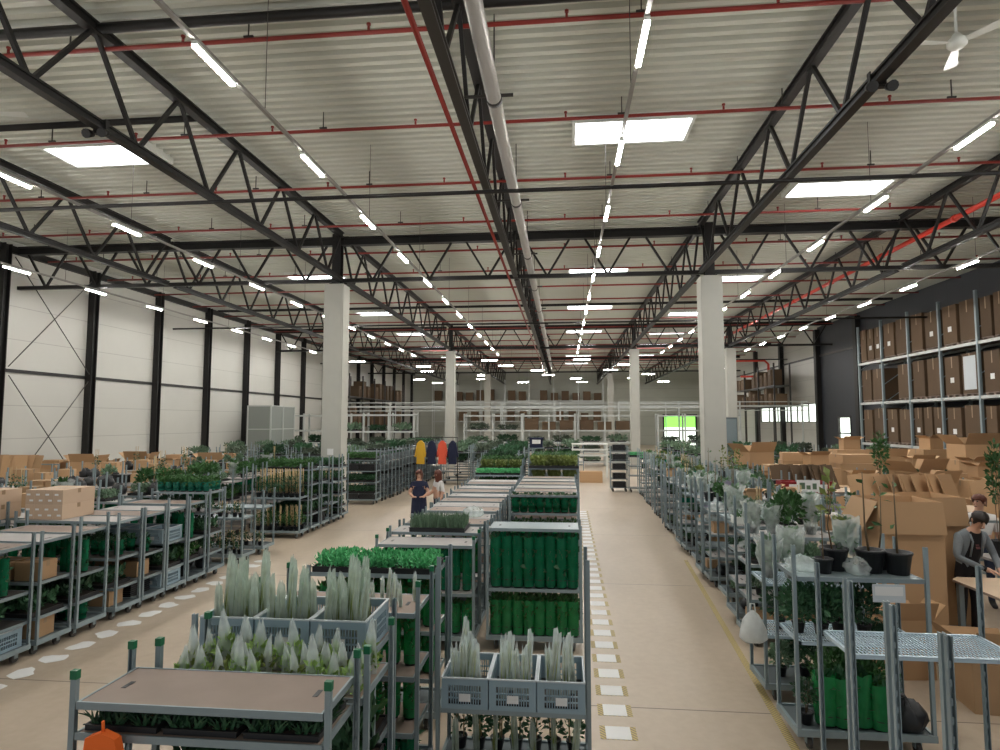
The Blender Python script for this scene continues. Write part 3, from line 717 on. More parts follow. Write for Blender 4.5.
def bush_spec(key, r, h, n, lm, seed, ls=.09):
    f = leaves(MB(), n, (r, r, h/2), ls, 0, seed, .5)
    for i in range(len(f.v)): f.v[i] = (f.v[i][0], f.v[i][1], f.v[i][2]+.10)
    s = MB()
    for i in range(5):
        a = i*1.257; s.tube([(.02*cos(a), .02*sin(a), .09), (r*.5*cos(a), r*.5*sin(a), h*.6)], .004, 4)
    spec(key, 'bushy_plant', 'potted plant', ('pot', pots, None), ('stem', s.mesh('bush_stem', 'leaf_d'), None), ('foliage', f.mesh('bush_foliage', lm), None))
bush_spec('bush_d', .17, .40, 300, 'leaf_d', 81, .075); bush_spec('bush_m', .15, .34, 220, 'leaf_m', 82); bush_spec('bush_g', .13, .28, 180, 'leaf_g', 83); bush_spec('bush_y', .12, .3, 150, 'leaf_y', 84)
bush_spec('bush_big', .30, .62, 700, 'leaf_m', 85, .09)
# pot with bamboo canes
def cane_spec(key, h, seed, lm):
    rr = random.Random(seed); c = MB()
    for i in range(3):
        x, y = rr.uniform(-.04,.04), rr.uniform(-.04,.04); c.tube([(x,y,.09),(x*1.3+rr.gauss(0,.01),y*1.3,h)], .007, 5)
    f = leaves(MB(), 50, (.08,.08,h*.3), .07, 0, seed, .5)
    for i in range(len(f.v)): f.v[i] = (f.v[i][0], f.v[i][1], f.v[i][2]+.1)
    spec(key, 'caned_plant', 'potted plant', ('pot', pots, None), ('bamboo_cane', c.mesh('bamboo_cane', 'cane'), None), ('foliage', f.mesh('cane_foliage', lm), None))
cane_spec('cane_a', .72, 91, 'leaf_d'); cane_spec('cane_b', .62, 92, 'leaf_m'); cane_spec('cane_c', .42, 93, 'leaf_d')
# clear-wrapped plant and carrier bag
def wrapped(key, h, r, seed, fm, lm):
    rr = random.Random(seed); b = MB(); n = 12
    b.lathe([(r*.5,0),(r*.75,h*.2),(r*1.0,h*.55),(r*1.15,h*.85),(r*1.25,h)], n, 0, smooth=False)
    for i in range(len(b.v)):
        x, y, z = b.v[i]; f = 1+rr.uniform(-.2,.2); b.v[i] = (x*f, y*f, z+(rr.uniform(-.08,.08)*h if z > .7*h else 0))
    f = leaves(MB(), 90, (r*.6, r*.6, h*.42), .11, 0, seed, .8)
    for i in range(len(f.v)): f.v[i] = (f.v[i][0], f.v[i][1], f.v[i][2]+.08)
    spec(key, 'film_wrapped_plant', 'wrapped plant', ('pot', pots, None), ('film_wrap', b.mesh('clear_film_wrap', fm), None), ('foliage', f.mesh('wrapped_foliage', lm), None))
wrapped('clear_a', .55, .16, 101, 'clear', 'leaf_g'); wrapped('clear_b', .45, .13, 102, 'clear', 'leaf_m'); wrapped('clear_c', .62, .13, 103, 'clear', 'leaf_g')
def planter(key, nm, m_, leaf, seed):
    b = MB(); a, c_, h = .26, .2, .17
    b.box(-a,a,-c_,c_,0,.01).box(-a,a,-c_,-c_+.012,.01,h).box(-a,a,c_-.012,c_,.01,h).box(-a,-a+.012,-c_+.012,c_-.012,.01,h).box(a-.012,a,-c_+.012,c_-.012,.01,h).box(-a-.012,a+.012,-c_-.012,-c_+.002,h-.03,h).box(-a-.012,a+.012,c_-.002,c_+.012,h-.03,h)
    f = leaves(MB(), 120, (a*.85, c_*.8, .08), .08, 0, seed, .7, 'box')
    for i in range(len(f.v)): f.v[i] = (f.v[i][0], f.v[i][1], f.v[i][2]+.09)
    spec(key, nm, 'plant box', ('box', b.mesh('planter_box', m_), None), ('foliage', f.mesh('planter_foliage', leaf), None))
planter('box_lilac', 'plant_box', 'lilac', 'leaf_g', 111); planter('box_white', 'plant_box', 'white_pl', 'leaf_m', 112); planter('box_green', 'plant_box', 'sleeve_t', 'leaf_g', 113)
# a crumpled heap of film or black sacking
def heap(key, name, cat, rx, ry, rz, m_, seed):
    rr = random.Random(seed); b = MB().ball((0,0,rz*.55), rx, ry, rz, 14, 8)
    for i in range(len(b.v)):
        x, y, z = b.v[i]; f = 1+rr.uniform(-.16,.16); b.v[i] = (x*f, y*f, max(0, z*f))
    spec(key, name, cat, (None, b.mesh(name, m_), None))
heap('sack', 'black_sack', 'sack', .17, .15, .16, 'blackpl', 5); heap('film_heap', 'crumpled_film', 'plastic film', .22, .16, .13, 'clear', 6)
# stack of nested black trays
b = MB()
for i in range(7): b.box(-.29+.004*(i % 2), .29, -.25, .25-.006*(i % 3), i*.035, i*.035+.026).box(-.26, .26, -.22, .22, i*.035+.026, i*.035+.035)
spec('tray_stack', 'empty_tray_stack', 'tray stack', (None, b.mesh('empty_tray_stack', 'blackpl'), None))

# ================================================================== CENTRE BLOCK
BT, GS, CR, PP = 'board-topped column', 'green-sleeve column', 'carton-stack row', 'pot-plant row'
r = random.Random(5)
c = cart(BT, -2.60, 3.085, [.72, 1.37, 1.525], 1.64, 0, note='with worn brown boards', caps=True, W=1.43); c.o.scale = (1, .84, 1)
for i in range(3): put(c, 2, 'tray_dark', 'dark grass tray', .17+.33*i, .5, 0, (1, .78, .6))
for i in range(3): put(c, 1, 'tray1', 'green plant tray', .17+.33*i, .5, 0, (1, .78, 1))
c = cart(BT, -2.49, 3.66, [.75, 1.37], 1.63, 0, note='topped with milky paper cones', caps=True)
for j in range(3):
    for i in range(10):
        if (i*3+j) % 11 == 4: continue
        put(c, 2, f'cone{(i+2*j+i*j)%4}', 'milky paper cone of herbs', .06+.098*i+r.uniform(-.012,.012), .14+.27*j+r.uniform(-.02,.02), r.uniform(0,6), r.uniform(.78,.95) if j < 2 else r.uniform(.9,1.08))
for i in range(3): put(c, 1, 'tray2', 'dark plant tray', .17+.33*i, .5, 0, (1, 1, 1.9)); put(c, 0, 'tray1', 'green plant tray', .17+.33*i, .5, 0, (1, 1, 1.7))
c = cart(BT, -2.64, 4.27, [.70, 1.375], 1.63, 0, note='topped with three vented crates')
for i in range(3):
    put(c, 2, 'crate', 'blue grey vented crate', .175+.325*i, .5)
    for k in range(14):
        if i == 1 and k in (5, 11, 13): continue
        put(c, 2, f'wrap{(k*3+i)%4}', 'tall film wrapped stem in crate', .075+.325*i+.05*(k % 5)+r.uniform(-.005,.005), .22+.25*(k//5)+r.uniform(-.03,.03), r.uniform(-.3,.3), r.uniform(.85,1.02), dz=.055)
for i in range(3): put(c, 1, 'tray1', 'green plant tray', .17+.33*i, .5); put(c, 0, 'tray2', 'dark plant tray', .17+.33*i, .5, 0, (1, 1, 1.7))
c = cart(BT, -2.49, 4.95, [.55, .98, 1.47], 1.68, 0, note='behind the crates', caps=True)
for k in range(7): put(c, 3, f'wrapg{k%3}', 'pale film wrapped bunch', .69+.05*(k % 5)+.012*k, .32+.3*(k//4), r.uniform(-.4,.4), .55)
for i in range(8): put(c, 2, 'sleeve_low', 'green film sleeve plant', .07+.123*i, .5, i, .85)
for i in range(8): put(c, 1, 'sleeve_low', 'green film sleeve plant', .07+.123*i, .5, i, .85); put(c, 0, 'sleeve_short', 'short green film sleeve plant', .07+.123*i, .4, i, .95)
c = cart(BT, -2.57, 6.1, [.50, .95, 1.49], 1.56, 0, note='topped with bright green seedlings')
for i in range(3): put(c, 3, 'tray_bright', 'bright green seedling tray', .165+.335*i, .5, pi*(i % 2))
for j in (1, 2):
    for i in range(8): put(c, j, 'sleeve_low', 'green film sleeve plant', .07+.123*i, .35, i, .9); put(c, j, 'sleeve_low', 'green film sleeve plant', .07+.123*i, .7, i, .9)
c = cart(BT, -2.51, 8.2, [.74, 1.36], 1.44, 0, 'grey', note='with grey top board and sleeves', caps=True)
for i in range(8): put(c, 1, 'sleeve_tall', 'dark green film sleeve plant', .07+.123*i, .35, i, .86)
for i in range(8): put(c, 0, 'sleeve_low', 'dark green film sleeve plant', .07+.123*i, .35, i, .95)
c = cart(BT, -2.51, 8.85, [.80, 1.41], 1.5, 0, 'grey', note='topped with a clipped grass tray')
put(c, 2, 'tray_grass', 'clipped grey green grass tray', .36, .5, 0, (1, 1, 1.15)); put(c, 2, 'tray_grass', 'clipped grey green grass tray', .68, .5, 0, (1, 1, 1.15))
for i in range(8): put(c, 1, 'sleeve_low', 'green film sleeve plant', .07+.123*i, .5, i)
for k, (y, zt) in enumerate(((9.55,1.42),(10.2,1.40),(10.85,1.43),(11.5,1.42),(12.15,1.43),(12.85,1.44),(13.6,1.45),(14.4,1.44),(15.2,1.46),(16.0,1.44))):
    c = cart(BT, -2.49+.03*(k % 3), y, [.55, .98, zt], zt+.07, 1, 'grey' if k % 2 else 'wood', note='with empty top board')
    if k == 1: put(c, 3, 'film_heap', 'crumpled pale film', .72, .5, .3, .8)
c = cart(BT, -2.5, 17.3, [.6, 1.1, 1.5], 1.75, 1, note='topped with bright green trays')
for i in range(3): put(c, 3, 'tray_bright', 'bright green tray', .165+.335*i, .5); put(c, 2, 'tray1', 'plant tray', .165+.335*i, .5)
c = cart(BT, -2.5, 18.0, [.6, 1.1, 1.6], 1.9, 1, note='topped with dark trays')
for i in range(3): put(c, 3, 'tray3', 'yellow green tray', .165+.335*i, .5); put(c, 2, 'tray2', 'plant tray', .165+.335*i, .5)
put(c, 1, 'carton_m', 'orange brown carton', .4, .5)
c = cart(BT, -2.5, 18.7, [.6, 1.1, 1.6], 1.9, 1, note='topped with leafy trays')
for i in range(3): put(c, 3, 'tray1', 'leafy tray', .165+.335*i, .5, 0, 1.3)

c = cart(GS, -1.05, 5.13, [.68], 1.88, 0, 'steel', 1.26, note='carrying three vented crates')
for i in range(3):
    put(c, 1, 'crate', 'blue grey vented crate', .165+.335*i, .5, 0, (.96, 1, 1))
    for k in range(9):
        if k in ((4, 7), (1, 6), (3, 8))[i]: continue
        put(c, 1, f'wrapg{(k+i)%3}', 'pale film wrapped stem in crate', .09+.335*i+.052*(k % 4)+r.uniform(-.005,.005), .22+.24*(k//4)+r.uniform(-.03,.03), r.uniform(-.3,.3), (r.uniform(.85,1.2),)*2+(r.uniform(.85,1.15),), dz=.055)
for i in range(7): put(c, 0, f'wrap{i%4}', 'grey wrapped stem on deck', .08+.14*i, .3+.2*(i % 2), i, .85); put(c, 0, 'cane_c', 'dark pot with thin stalks', .08+.14*i, .72, i, .9)
c = cart(GS, -1.03, 8.3, [.80, 1.58], 1.63, 0, 'steel', 1.27, note='full of tall green sleeves')
for j in range(2):
    for i in range(8): put(c, 1, 'sleeve_tall', 'tall green film sleeve plant', .065+.124*i, .17+.32*j, i*2.1, (1, 1, 1.08))
    for i in range(8): put(c, 0, 'sleeve_low', 'light green film sleeve plant', .065+.124*i, .17+.32*j, i*2.1, (1, 1, 1.1))
c = cart(GS, -1.02, 11.6, [.70, 1.30, 1.63], 1.7, 1, 'wood', 1.32, note='with short green sleeves under brown board')
for i in range(8): put(c, 2, 'sleeve_short', 'short green film sleeve plant', .065+.124*i, .2, i*2.1); put(c, 1, 'sleeve_low', 'dark green film sleeve plant', .065+.124*i, .2, i*2.1)
for k, y in enumerate((12.3, 12.95, 13.65, 14.4, 15.1)):
    c = cart(GS, -1.02, y, [.6, 1.1, 1.62], 1.68, 1, 'wood' if k % 2 == 0 else 'grey', 1.33, note='with bare brown top board')
for k, y in enumerate((17.0, 17.7, 18.4, 19.1)):
    c = cart(GS, -.95, y, [.6, 1.0, 1.4, 1.72], 2.0, 1, 'steel', 1.38, note='with tall posts and leafy trays')
    for lv in (1, 2, 3, 4) if k == 0 else (4,):
        for i in range(3): put(c, lv, f'tray{(2, 2, 1, 3)[(lv+k)%4] if lv < 4 else (3,1,0,1)[k]}', 'leafy plant tray', .17+.33*i, .5, 0, 1 if lv < 4 else 1.25)

# ================================================================== ROW BESIDE THE WHITE WALL
FULL = {'sleeves': ('sleeve_tall', 'dark green film sleeve plant', 8, .74), 'pots': ('bush_m', 'leafy potted plant', 5, .7), 'dark': ('bush_d', 'dark leafy potted plant', 5, .62),
        'cartons': ('carton_s', 'brown carton', 3, .85), 'crates': ('crate', 'vented crate', 3, .98), 'canes': ('cane_c', 'caned potted plant', 7, .8), 'trays': ('tray2', 'dark plant tray', 3, 1), 'short': ('sleeve_short', 'short green sleeve plant', 8, .85),
        'sacks': ('sack', 'black sack', 3, .9), 'stack': ('tray_stack', 'stack of black trays', 2, .95), 'gtrays': ('tray1', 'green plant tray', 3, 1), 'films': ('film_heap', 'heap of clear film', 2, .9)}
def fill(c, i, kind, k0=0, skip=()):
    key, desc, n, s = FULL[kind]; rr = random.Random(c.n*31+i)
    for q in range(n):
        if q in skip: continue
        put(c, i, key, desc, (q+.5)/n*.96+.02, .42 if n < 4 else .35+.12*(q % 2), 0 if n < 4 else rr.uniform(0, 6), s)
plan = [(6.15, ['dark', 'sleeves', 'sleeves', None], 1.44), (6.85, ['crates', 'dark', 'sleeves', None], 1.44), (7.5, ['cartons', 'trays', 'cartons', None], 1.44), (8.15, ['short', 'trays', 'sleeves', None], 1.44),
        (8.9, ['cartons', 'trays', 'short', None], 1.47), (9.5, ['stack', 'cartons', 'short', None], 1.47), (10.1, ['crates', 'trays', 'crates', None], 1.47), (10.7, ['sacks', 'gtrays', 'sleeves', None], 1.5)]
for k, (y, kinds, zt) in enumerate(plan):
    sh = [.48, .85 if k % 2 else .92, zt]
    wide = k in (4, 5)
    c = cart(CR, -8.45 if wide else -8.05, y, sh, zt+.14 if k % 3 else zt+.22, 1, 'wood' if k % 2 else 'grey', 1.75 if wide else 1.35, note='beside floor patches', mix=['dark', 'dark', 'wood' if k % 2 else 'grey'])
    for i, kd in enumerate(kinds):
        if kd: fill(c, i, kd)
    CR_LAST = c
z0 = 1.475
for a, (x0, nx, nm, yb) in enumerate(((-8.36, 4, 'pale stack on the carton-stack row', 9.0), (-9.30, 4, 'second pale stack nearer the white wall', 8.6))):
    if 1:
        for zz in range(2):
            for i in range(nx):
                tag_ = f'pale labelled carton in {nm}, {ORD[i]} along, {"upper" if zz else "lower"} layer'
                make('carton_flat', (x0+.08+i*.158, yb+.33, z0+zz*.227), tag_, 0, None, f'cartons of the {nm}')
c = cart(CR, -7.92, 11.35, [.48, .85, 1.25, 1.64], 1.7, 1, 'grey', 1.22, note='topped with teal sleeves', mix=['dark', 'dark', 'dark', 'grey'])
for j in range(3):
    for i in range(7): put(c, 4, 'sleeve_cup', 'small teal film sleeve plant', .09+.137*i, .18+.31*j, i+j, .95)
for i, kd in enumerate(('sacks', 'dark', 'trays', 'dark')): fill(c, i, kd)
for k, (y, sh, H, kinds) in enumerate(((12.6, [.95], 1.3, ('canes', 'canes')), (13.5, [1.05], 1.45, ('canes', None)), (15.45, [1.03], 1.9, ('ca', 'ca')), (16.2, [.5, .9, 1.3, 1.7], 1.9, ('dark', 'trays', 'gtrays', 'trays', 'gtrays')),
        (16.9, [.5, .9, 1.3, 1.7], 2.0, ('stack', 'trays', 'dark', 'gtrays', None)), (17.7, [.6, 1.2], 2.0, ('canes', 'dark', 'canes')), (18.5, [.4, .8, 1.2, 1.6], 2.0, ('trays',)*5), (22., [.4, .8, 1.2, 1.6], 2.0, ('stack', 'trays', 'trays', 'stack', 'gtrays')))):
    c = cart(CR, -8.02, y, sh, H, 1, 'steel', 1.32, note='holding potted plants')
    for i, kd in enumerate(kinds):
        if kd == 'ca':
            for j in range(2):
                for q in range(8): put(c, i, 'cane_a' if i else 'cane_b', 'tall caned plant', .07+.123*q, .25+.5*j, q+j, 1)
        elif kd: fill(c, i, kd)
for k in range(14):
    y = 23 + .9*k
    c = cart(CR, -8.05+.05*(k % 3), y, [.45, .8, 1.15, 1.5, 1.85], 2.0, 2, 'steel', note='beyond the column')
    if k % 3: put(c, 5, f'far{k%2}', 'leafy tray', .5, .5, 0, (1.3, .8, .8))
    if k % 2: put(c, 2, 'tray_stack', 'stack of black trays', .3, .4)
# rows further towards the white wall
R2N, R3N, R4N = 'second white-wall row', 'third white-wall row', 'first white-wall row'
rr = random.Random(77)
tops = ['tray0', 'tray1', 'carton_s', 'bush_m', 'sack', 'cane_a', 'carton_open_small', 'bush_g', 'tray_stack', 'clear_b']
tdesc = {'box_lilac': 'lilac plant box', 'box_white': 'white plant box', 'box_green': 'teal plant box', 'carton_m': 'wide brown carton', 'tray0': 'grey green tray', 'tray1': 'green tray', 'carton_s': 'brown carton', 'bush_m': 'leafy plant', 'tree_y': 'yellow green sapling', 'cane_a': 'caned plant', 'carton_open_small': 'open carton', 'bush_g': 'pale leafy plant', 'tray_stack': 'stack of black trays', 'clear_b': 'clear wrapped plant', 'clear_a': 'tall clear wrapped plant', 'clear_c': 'narrow clear wrapped plant', 'tree_stick': 'bare stemmed sapling', 'tree_green': 'green sapling', 'bush_d': 'dark leafy plant', 'film_heap': 'crumpled clear film', 'sack': 'black sack', 'tree_dark': 'dark leafy sapling', 'bush_y': 'yellow green plant', 'carton_open': 'big open carton', 'tray_bright': 'bright green tray', 'tray2': 'dark plant tray', 'tray3': 'yellow green tray'}
def topfill(c, i, keys, n, s=1.):
    for q in range(n):
        k = rr.choice(keys); wide = k.startswith(('tray', 'carton', 'film', 'box'))
        if wide and q % 2: continue
        put(c, i, k, tdesc[k], (q+.5)/n*.86+.07, .5, 0 if wide else rr.uniform(0, 6), s*rr.uniform(.85, 1.1)*(.85 if wide else 1))
for k in range(13):
    c = cart(R3N, -10.0+.08*(k % 3), 7.4+1.0*k, [.5, .95, 1.42], 1.75, 1 if k < 6 else 2, 'grey', note='with mixed plants')
    if not 1 <= k <= 2: topfill(c, 3, tops[:5] if k % 3 else tops[2:], 4)
    fill(c, 2, ('trays', 'sleeves', 'gtrays')[k % 3])
for k in range(11):
    c = cart(R2N, -12.1+.08*(k % 3), 10.5+1.1*k, [.5, .95, 1.42], 1.8, 2, 'grey', note='with mixed plants')
    topfill(c, 3, ['cane_a', 'carton_s', 'carton_m', 'tray1', 'tray_stack', 'sack', 'sack', 'bush_g'], 5)
for k in range(9):
    c = cart(R4N, -14.4+.08*(k % 3), 13.5+1.3*k, [.5, .95, 1.42], 1.8, 2, 'grey', note='with mixed plants')
    topfill(c, 3, ['cane_a', 'carton_m', 'carton_s', 'carton_open_small', 'carton_m', 'sack'], 4)
# brown cartons and boards stacked along the white wall
n = 0
for i in range(22):
    x = -18.6 + (i % 11)*.62 + rr.uniform(-.1,.1); y = 18.9 + (i//11)*1.5 + rr.uniform(-.2,.2)+ .25*(i % 11)
    key = ('carton_l', 'carton_m', 'carton_xl', 'carton_open_big')[(i*7) % 4]
    if (i*5) % 3 == 0: key = 'carton_l'
    z = 0
    h = {'carton_l': .55, 'carton_m': .40, 'carton_xl': .8, 'carton_open_big': .55}
    if i % 2: continue
    for lv in range(2):
        kk = ('carton_l', 'carton_xl', 'carton_l')[(lv+i) % 3]
        make(kk, (x, y, z), f'brown carton stacked by the white wall, {ORD[i//2]} stack, {ORD[lv]} from the floor', .1*(i % 3-1)+.04*lv, .9, 'carton stacks by the white wall'); z += h[kk]*.9+.003
    make('carton_open_big' if i % 3 else 'carton_m', (x, y, z), f'brown carton crowning the {ORD[i//2]} stack by the white wall', .15*(i % 3), .72 if i % 3 else 1, 'cartons crowning the stacks'); n += 1
for i in range(9):
    o = make('sheet', (-17.1+i*.22, 16.5+.05*(i % 3), 1.3), f'brown cardboard sheet standing near the white wall, {ORD[i]} along', .25*(i % 4-1.5), 1.1, 'cardboard sheets near the white wall')
    o.rotation_euler = (radians(-8-3*(i % 3)), 0, .25*(i % 4-1.5))
o = empty('sheet_bench', (-16.2, 16.6, 0))
ob('bench_top', MB().box(-1.4,1.4,-.4,.55,1.25,1.298).mesh('bench_top', 'table'), o)
for sx in (-1.3, 1.3):
    for sy in (-.3, .45): ob('leg', MB().box(sx-.03,sx+.03,sy-.03,sy+.03,0,1.25).mesh('bench_leg', 'steel'), o)
ob('back_rail', MB().box(-1.4,1.4,.42,.46,1.7,1.74).box(-1.4,-1.36,.42,.46,1.298,1.7).box(1.36,1.4,.42,.46,1.298,1.7).mesh('bench_rail', 'steel'), o)
tag(o, 'high bench carrying brown cardboard sheets near the white wall', 'bench')
# tall grey mesh cabinet and frames by the white wall
o = empty('mesh_cabinet', (-17.6, 34.6, 0), 0, (1, .72, 1))
b = MB()
for x in (-.7, .7):
    for y in (0, 2.2, 4.4): b.box(x-.04, x+.04, y-.04, y+.04, 0, 3.9)
for z in (.1, 1.3, 2.5, 3.86):
    b.box(-.7,.7,-.03,.03,z,z+.05).box(-.7,.7,4.37,4.43,z,z+.05).box(.67,.73,0,4.4,z,z+.05).box(-.73,-.67,0,4.4,z,z+.05)
ob('frame', b.mesh('cabinet_frame', 'white_steel'), o)
b = MB().box(.68,.69,.05,4.35,.15,3.85).box(-.66,.66,-.005,.005,.15,3.85); ob('side_panel', b.mesh('cabinet_panel', 'blade'), o)
tag(o, 'tall grey panelled cabinet frame standing by the white wall', 'cabinet')

# ================================================================== POT-PLANT ROW
for k, (y, sh, st) in enumerate(((3.2, [.62], 'steel'), (3.78, [], 'steel'), (4.38, [], 'wire'), (4.98, [1.27], 'wire'))):
    c = cart(PP, 2.08, y, sh, 1.82, 0, st, 1.3, note='empty' if not sh else 'with an empty pale wire shelf')
c = cart(PP, 2.10, 6.1, [.98, 1.56], 1.85, 0, 'wire', 1.2, note='full of green bushes', mix=['wire', 'steel'])
for (fx, fy, key, s, d) in ((.08,.3,'tree_dark',.5,'small dark plant'),(.24,.3,'sleeve_green',1,'bush in light green film'),(.37,.25,'sleeve_green',1,'bush in light green film'),(.52,.3,'sleeve_green',1.05,'bush in light green film'),(.45,.7,'bush_big',.85,'big dark bush'),(.65,.6,'bush_big',.8,'big dark bush'),(.66,.2,'sleeve_green',.9,'bush in light green film'),(.88,.3,'sack','1','black sack'),(.86,.72,'sack',1,'black sack')):
    put(c, 0, key, d, fx, fy, fx*20, float(s))
for (fx, fy, key, s, d) in ((.08,.5,'bush_d',.9,'dark leafy bush'),(.25,.4,'bush_d',1,'dark leafy bush'),(.42,.5,'bush_d',1.05,'dark leafy bush'),(.60,.4,'bush_d',1,'dark leafy bush'),(.77,.5,'tray_dark',.6,'dark grass tray')):
    put(c, 1, key, d, fx, fy, fx*20, s)
for (fx, fy, key, s, d) in ((.28,.35,'tree_stick',.62,'black potted bare sapling'),(.42,.6,'tree_y',.95,'black potted yellow green sapling'),(.55,.35,'film_heap',.7,'crumpled clear film'),(.70,.5,'tree_stick',.95,'black potted bare sapling'),(.90,.4,'tree_stick',.92,'black potted bare sapling'),(.56,.75,'clear_c',.8,'clear wrapped plant'),(.12,.5,'film_heap',.7,'crumpled clear film'),(.82,.75,'tree_stick',.8,'black potted bare sapling')):
    put(c, 2, key, d, fx, fy, fx*20, s)
make('sheet', (2.32, 6.08, 1.55), 'small white card hung at the front of the bush trolley', .0, (.01, .01, .01)) if 0 else None
b = MB().box(-.14,.14,-.006,0,-.16,0); b.box(-.12,.12,-.008,-.006,-.10,-.02,1)
tag(ob('hanging_card', b.mesh('hanging_card', ['crate_rim', 'paper']), None, (2.93, 6.085, 1.52)), 'pale grey card hanging from the top shelf of the bush trolley', 'card')
b = MB(); b.lathe([(0,.0),(.10,.01),(.135,.05),(.13,.13),(.10,.22),(.06,.29),(.02,.33)], 12)
rb = random.Random(3)
for i in range(len(b.v)):
    x, y, z = b.v[i]; f = 1+rb.uniform(-.15,.15); b.v[i] = (x*f, y*f*.7, z)
b.tube([(-.03,0,.31),(-.02,0,.40),(.02,0,.40),(.03,0,.31)], .008, 6)
tag(ob('hanging_carrier_bag', b.mesh('carrier_bag', 'bag'), None, (1.99, 7.0, .66)), 'white carrier bag hanging at the corner of the bush trolley', 'bag')
c = cart(PP, 2.13, 7.1, [.70, 1.25], 1.8, 0, 'wire', 1.28, note='with clear wrapped plants')
put(c, 2, 'carton_s', 'closed brown carton', .74, .5, .05, .85)
for (fx, key, s) in ((.1,'clear_a',.8),(.3,'clear_c',.9),(.47,'bush_g',.9)): put(c, 2, key, tdesc[key], fx, .5, fx*7, s)
if 1: topfill(c, 0, ['bush_d'], 0); topfill(c, 1, ['bush_d', 'tray1'], 4); topfill(c, 0, ['sleeve_green' if 0 else 'bush_d', 'tray2'] if 0 else ['bush_d', 'bush_g'], 4)
c = cart(PP, 2.42, 8.75, [.62, 1.08, 1.45], 1.9, 0, 'grey', 1.25, note='with cartons on a lower shelf')
for i in range(3): put(c, 0, 'carton_s', 'small brown carton', .18+.32*i, .5, 0, .82)
topfill(c, 2, ['tray0', 'tray2', 'film_heap'], 4); 
for (fx, key, s) in ((.12,'clear_a',.8),(.34,'clear_a',.7),(.55,'bush_m',1.25),(.78,'clear_c',.9)): put(c, 3, key, tdesc[key], fx, .5, fx*9, s)
topfill(c, 1, ['bush_g', 'tray0'], 4, .8)
mixk = ['clear_b', 'bush_g', 'clear_c', 'clear_a', 'tree_stick', 'film_heap', 'carton_s', 'carton_open_small', 'bush_m', 'bush_y', 'tray0', 'tree_stick', 'box_lilac', 'box_white', 'box_green', 'cane_a']
for k in range(19):
    y = 9.75 + .9*k + .16*(k*7 % 3-1); x = 2.50 + .030*k + .05*(k*5 % 3)
    sh = [[.62, 1.08, 1.45], [.85, 1.40], [.55, .95, 1.35]][k % 3]
    c = cart(PP, x, y, sh, [1.9, 1.75, 1.85][k % 3], 1 if k < 9 else 2, 'steel' if k % 2 else 'grey', 1.28, note='with mixed pot plants')
    n = len(sh)
    topfill(c, n, mixk if k < 18 else ['bush_m', 'tray_bright', 'tray1', 'bush_y'], 5, .85)
    topfill(c, n-1, ['tray2', 'box_green', 'carton_s', 'film_heap', 'bush_g', 'box_lilac'], 4, .72)
    if k < 12: topfill(c, 0, ['tray2', 'carton_s', 'sack', 'tray0'], 4, .75)
c = cart(PP, 2.75, 26.8, [.7, 1.1, 1.5], 1.9, 2, 'steel', 1.2, note='topped with bright green trays')
for i in range(3): put(c, 3, 'tray_bright', 'bright green tray', .18+.32*i, .5, 0, 1.1)
# trolleys behind it
P2, P3, P4 = 'inner pot-plant row', 'packing-table row', 'pallet-rack row'
for k in range(1, 13):
    y = 8.2 + 1.1*k
    
    if 18.9 < y+.5 < 20.4: continue
    c = cart(P2, 3.75+.05*k, y+.5, [[.7, 1.1, 1.42], [.85, 1.35]][k % 2], 1.8, 1 if k < 5 else 2, 'grey', 1.25 if k else .7, note='with mixed plants')
    n = len(c.sh)-1
    topfill(c, n, ['tree_y', 'clear_b', 'bush_g', 'tray_stack', 'carton_s', 'carton_open_small', 'film_heap', 'sack', 'cane_a', 'box_white', 'box_lilac'], 5, .85)
    topfill(c, n-1, ['tray2', 'bush_d', 'carton_s', 'sack'], 4, .75)
for k in range(9):
    if 11.9 < 10.9+1.25*k < 15 or 15.2 < 10.9+1.25*k < 17.2: continue
    c = cart(P3, 5.1+.06*k, 10.9+1.25*k, [.8, 1.35], 1.6, 1 if k < 3 else 2, 'grey', 1.35, note='with trays and cartons')
    topfill(c, 2, ['tray1', 'tray2', 'carton_open_small', 'sack', 'tray0', 'bush_d'], 4, .9); topfill(c, 1, ['tray2', 'carton_s', 'sack'], 4, .8)
for k in range(8):
    if k < 5: continue
    c = cart(P4, 8.4+.1*k, 10.2+1.4*k, [.8, 1.3], 1.55, 2, 'grey', 1.35, note='with trays and cartons')
    topfill(c, 2, ['tray1', 'tray2', 'carton_open_small', 'tray_stack', 'bush_d'], 4, .9)
# big cartons, leaning boards, tables of the packing area
make('octabin', (4.42, 8.9, .14), 'tall open brown carton standing behind the bush trolley, chest high', 0, (.86, .8, 1.01))
make('octabin', (5.3, 9.9, .14), 'tall open brown carton half hidden behind the tallest carton', .1, (.8, .8, .98))
def pallet_spec():
    b = MB()
    for i in range(7): b.box(-.5, .5, -.4+i*.123, -.4+i*.123+.09, .115, .14)
    for i in range(3):
        y0 = -.40+i*.345; b.box(-.5, .5, y0, y0+.1, .095, .115)
        for x in (-.5, -.07, .36): b.box(x, x+.14, y0, y0+.1, .02, .095)
        b.box(-.5, .5, y0, y0+.1, 0, .02)
    spec('pallet', 'wooden_pallet', 'pallet', (None, b.mesh('wooden_pallet', 'board'), None))
pallet_spec()
make('pallet', (4.42, 8.9, 0), 'wooden pallet under the tallest open carton'); make('pallet', (5.3, 9.9, 0), 'wooden pallet under the half hidden tall carton')
make('carton_open', (4.0, 8.05, .0), 'torn open brown carton on the floor by the packing table', .12, (.8, .7, 1.5))
make('carton_open_big', (4.5, 7.3, .0), 'wide open brown carton on the floor below the packing table', -.1, (.5, .6, .9))
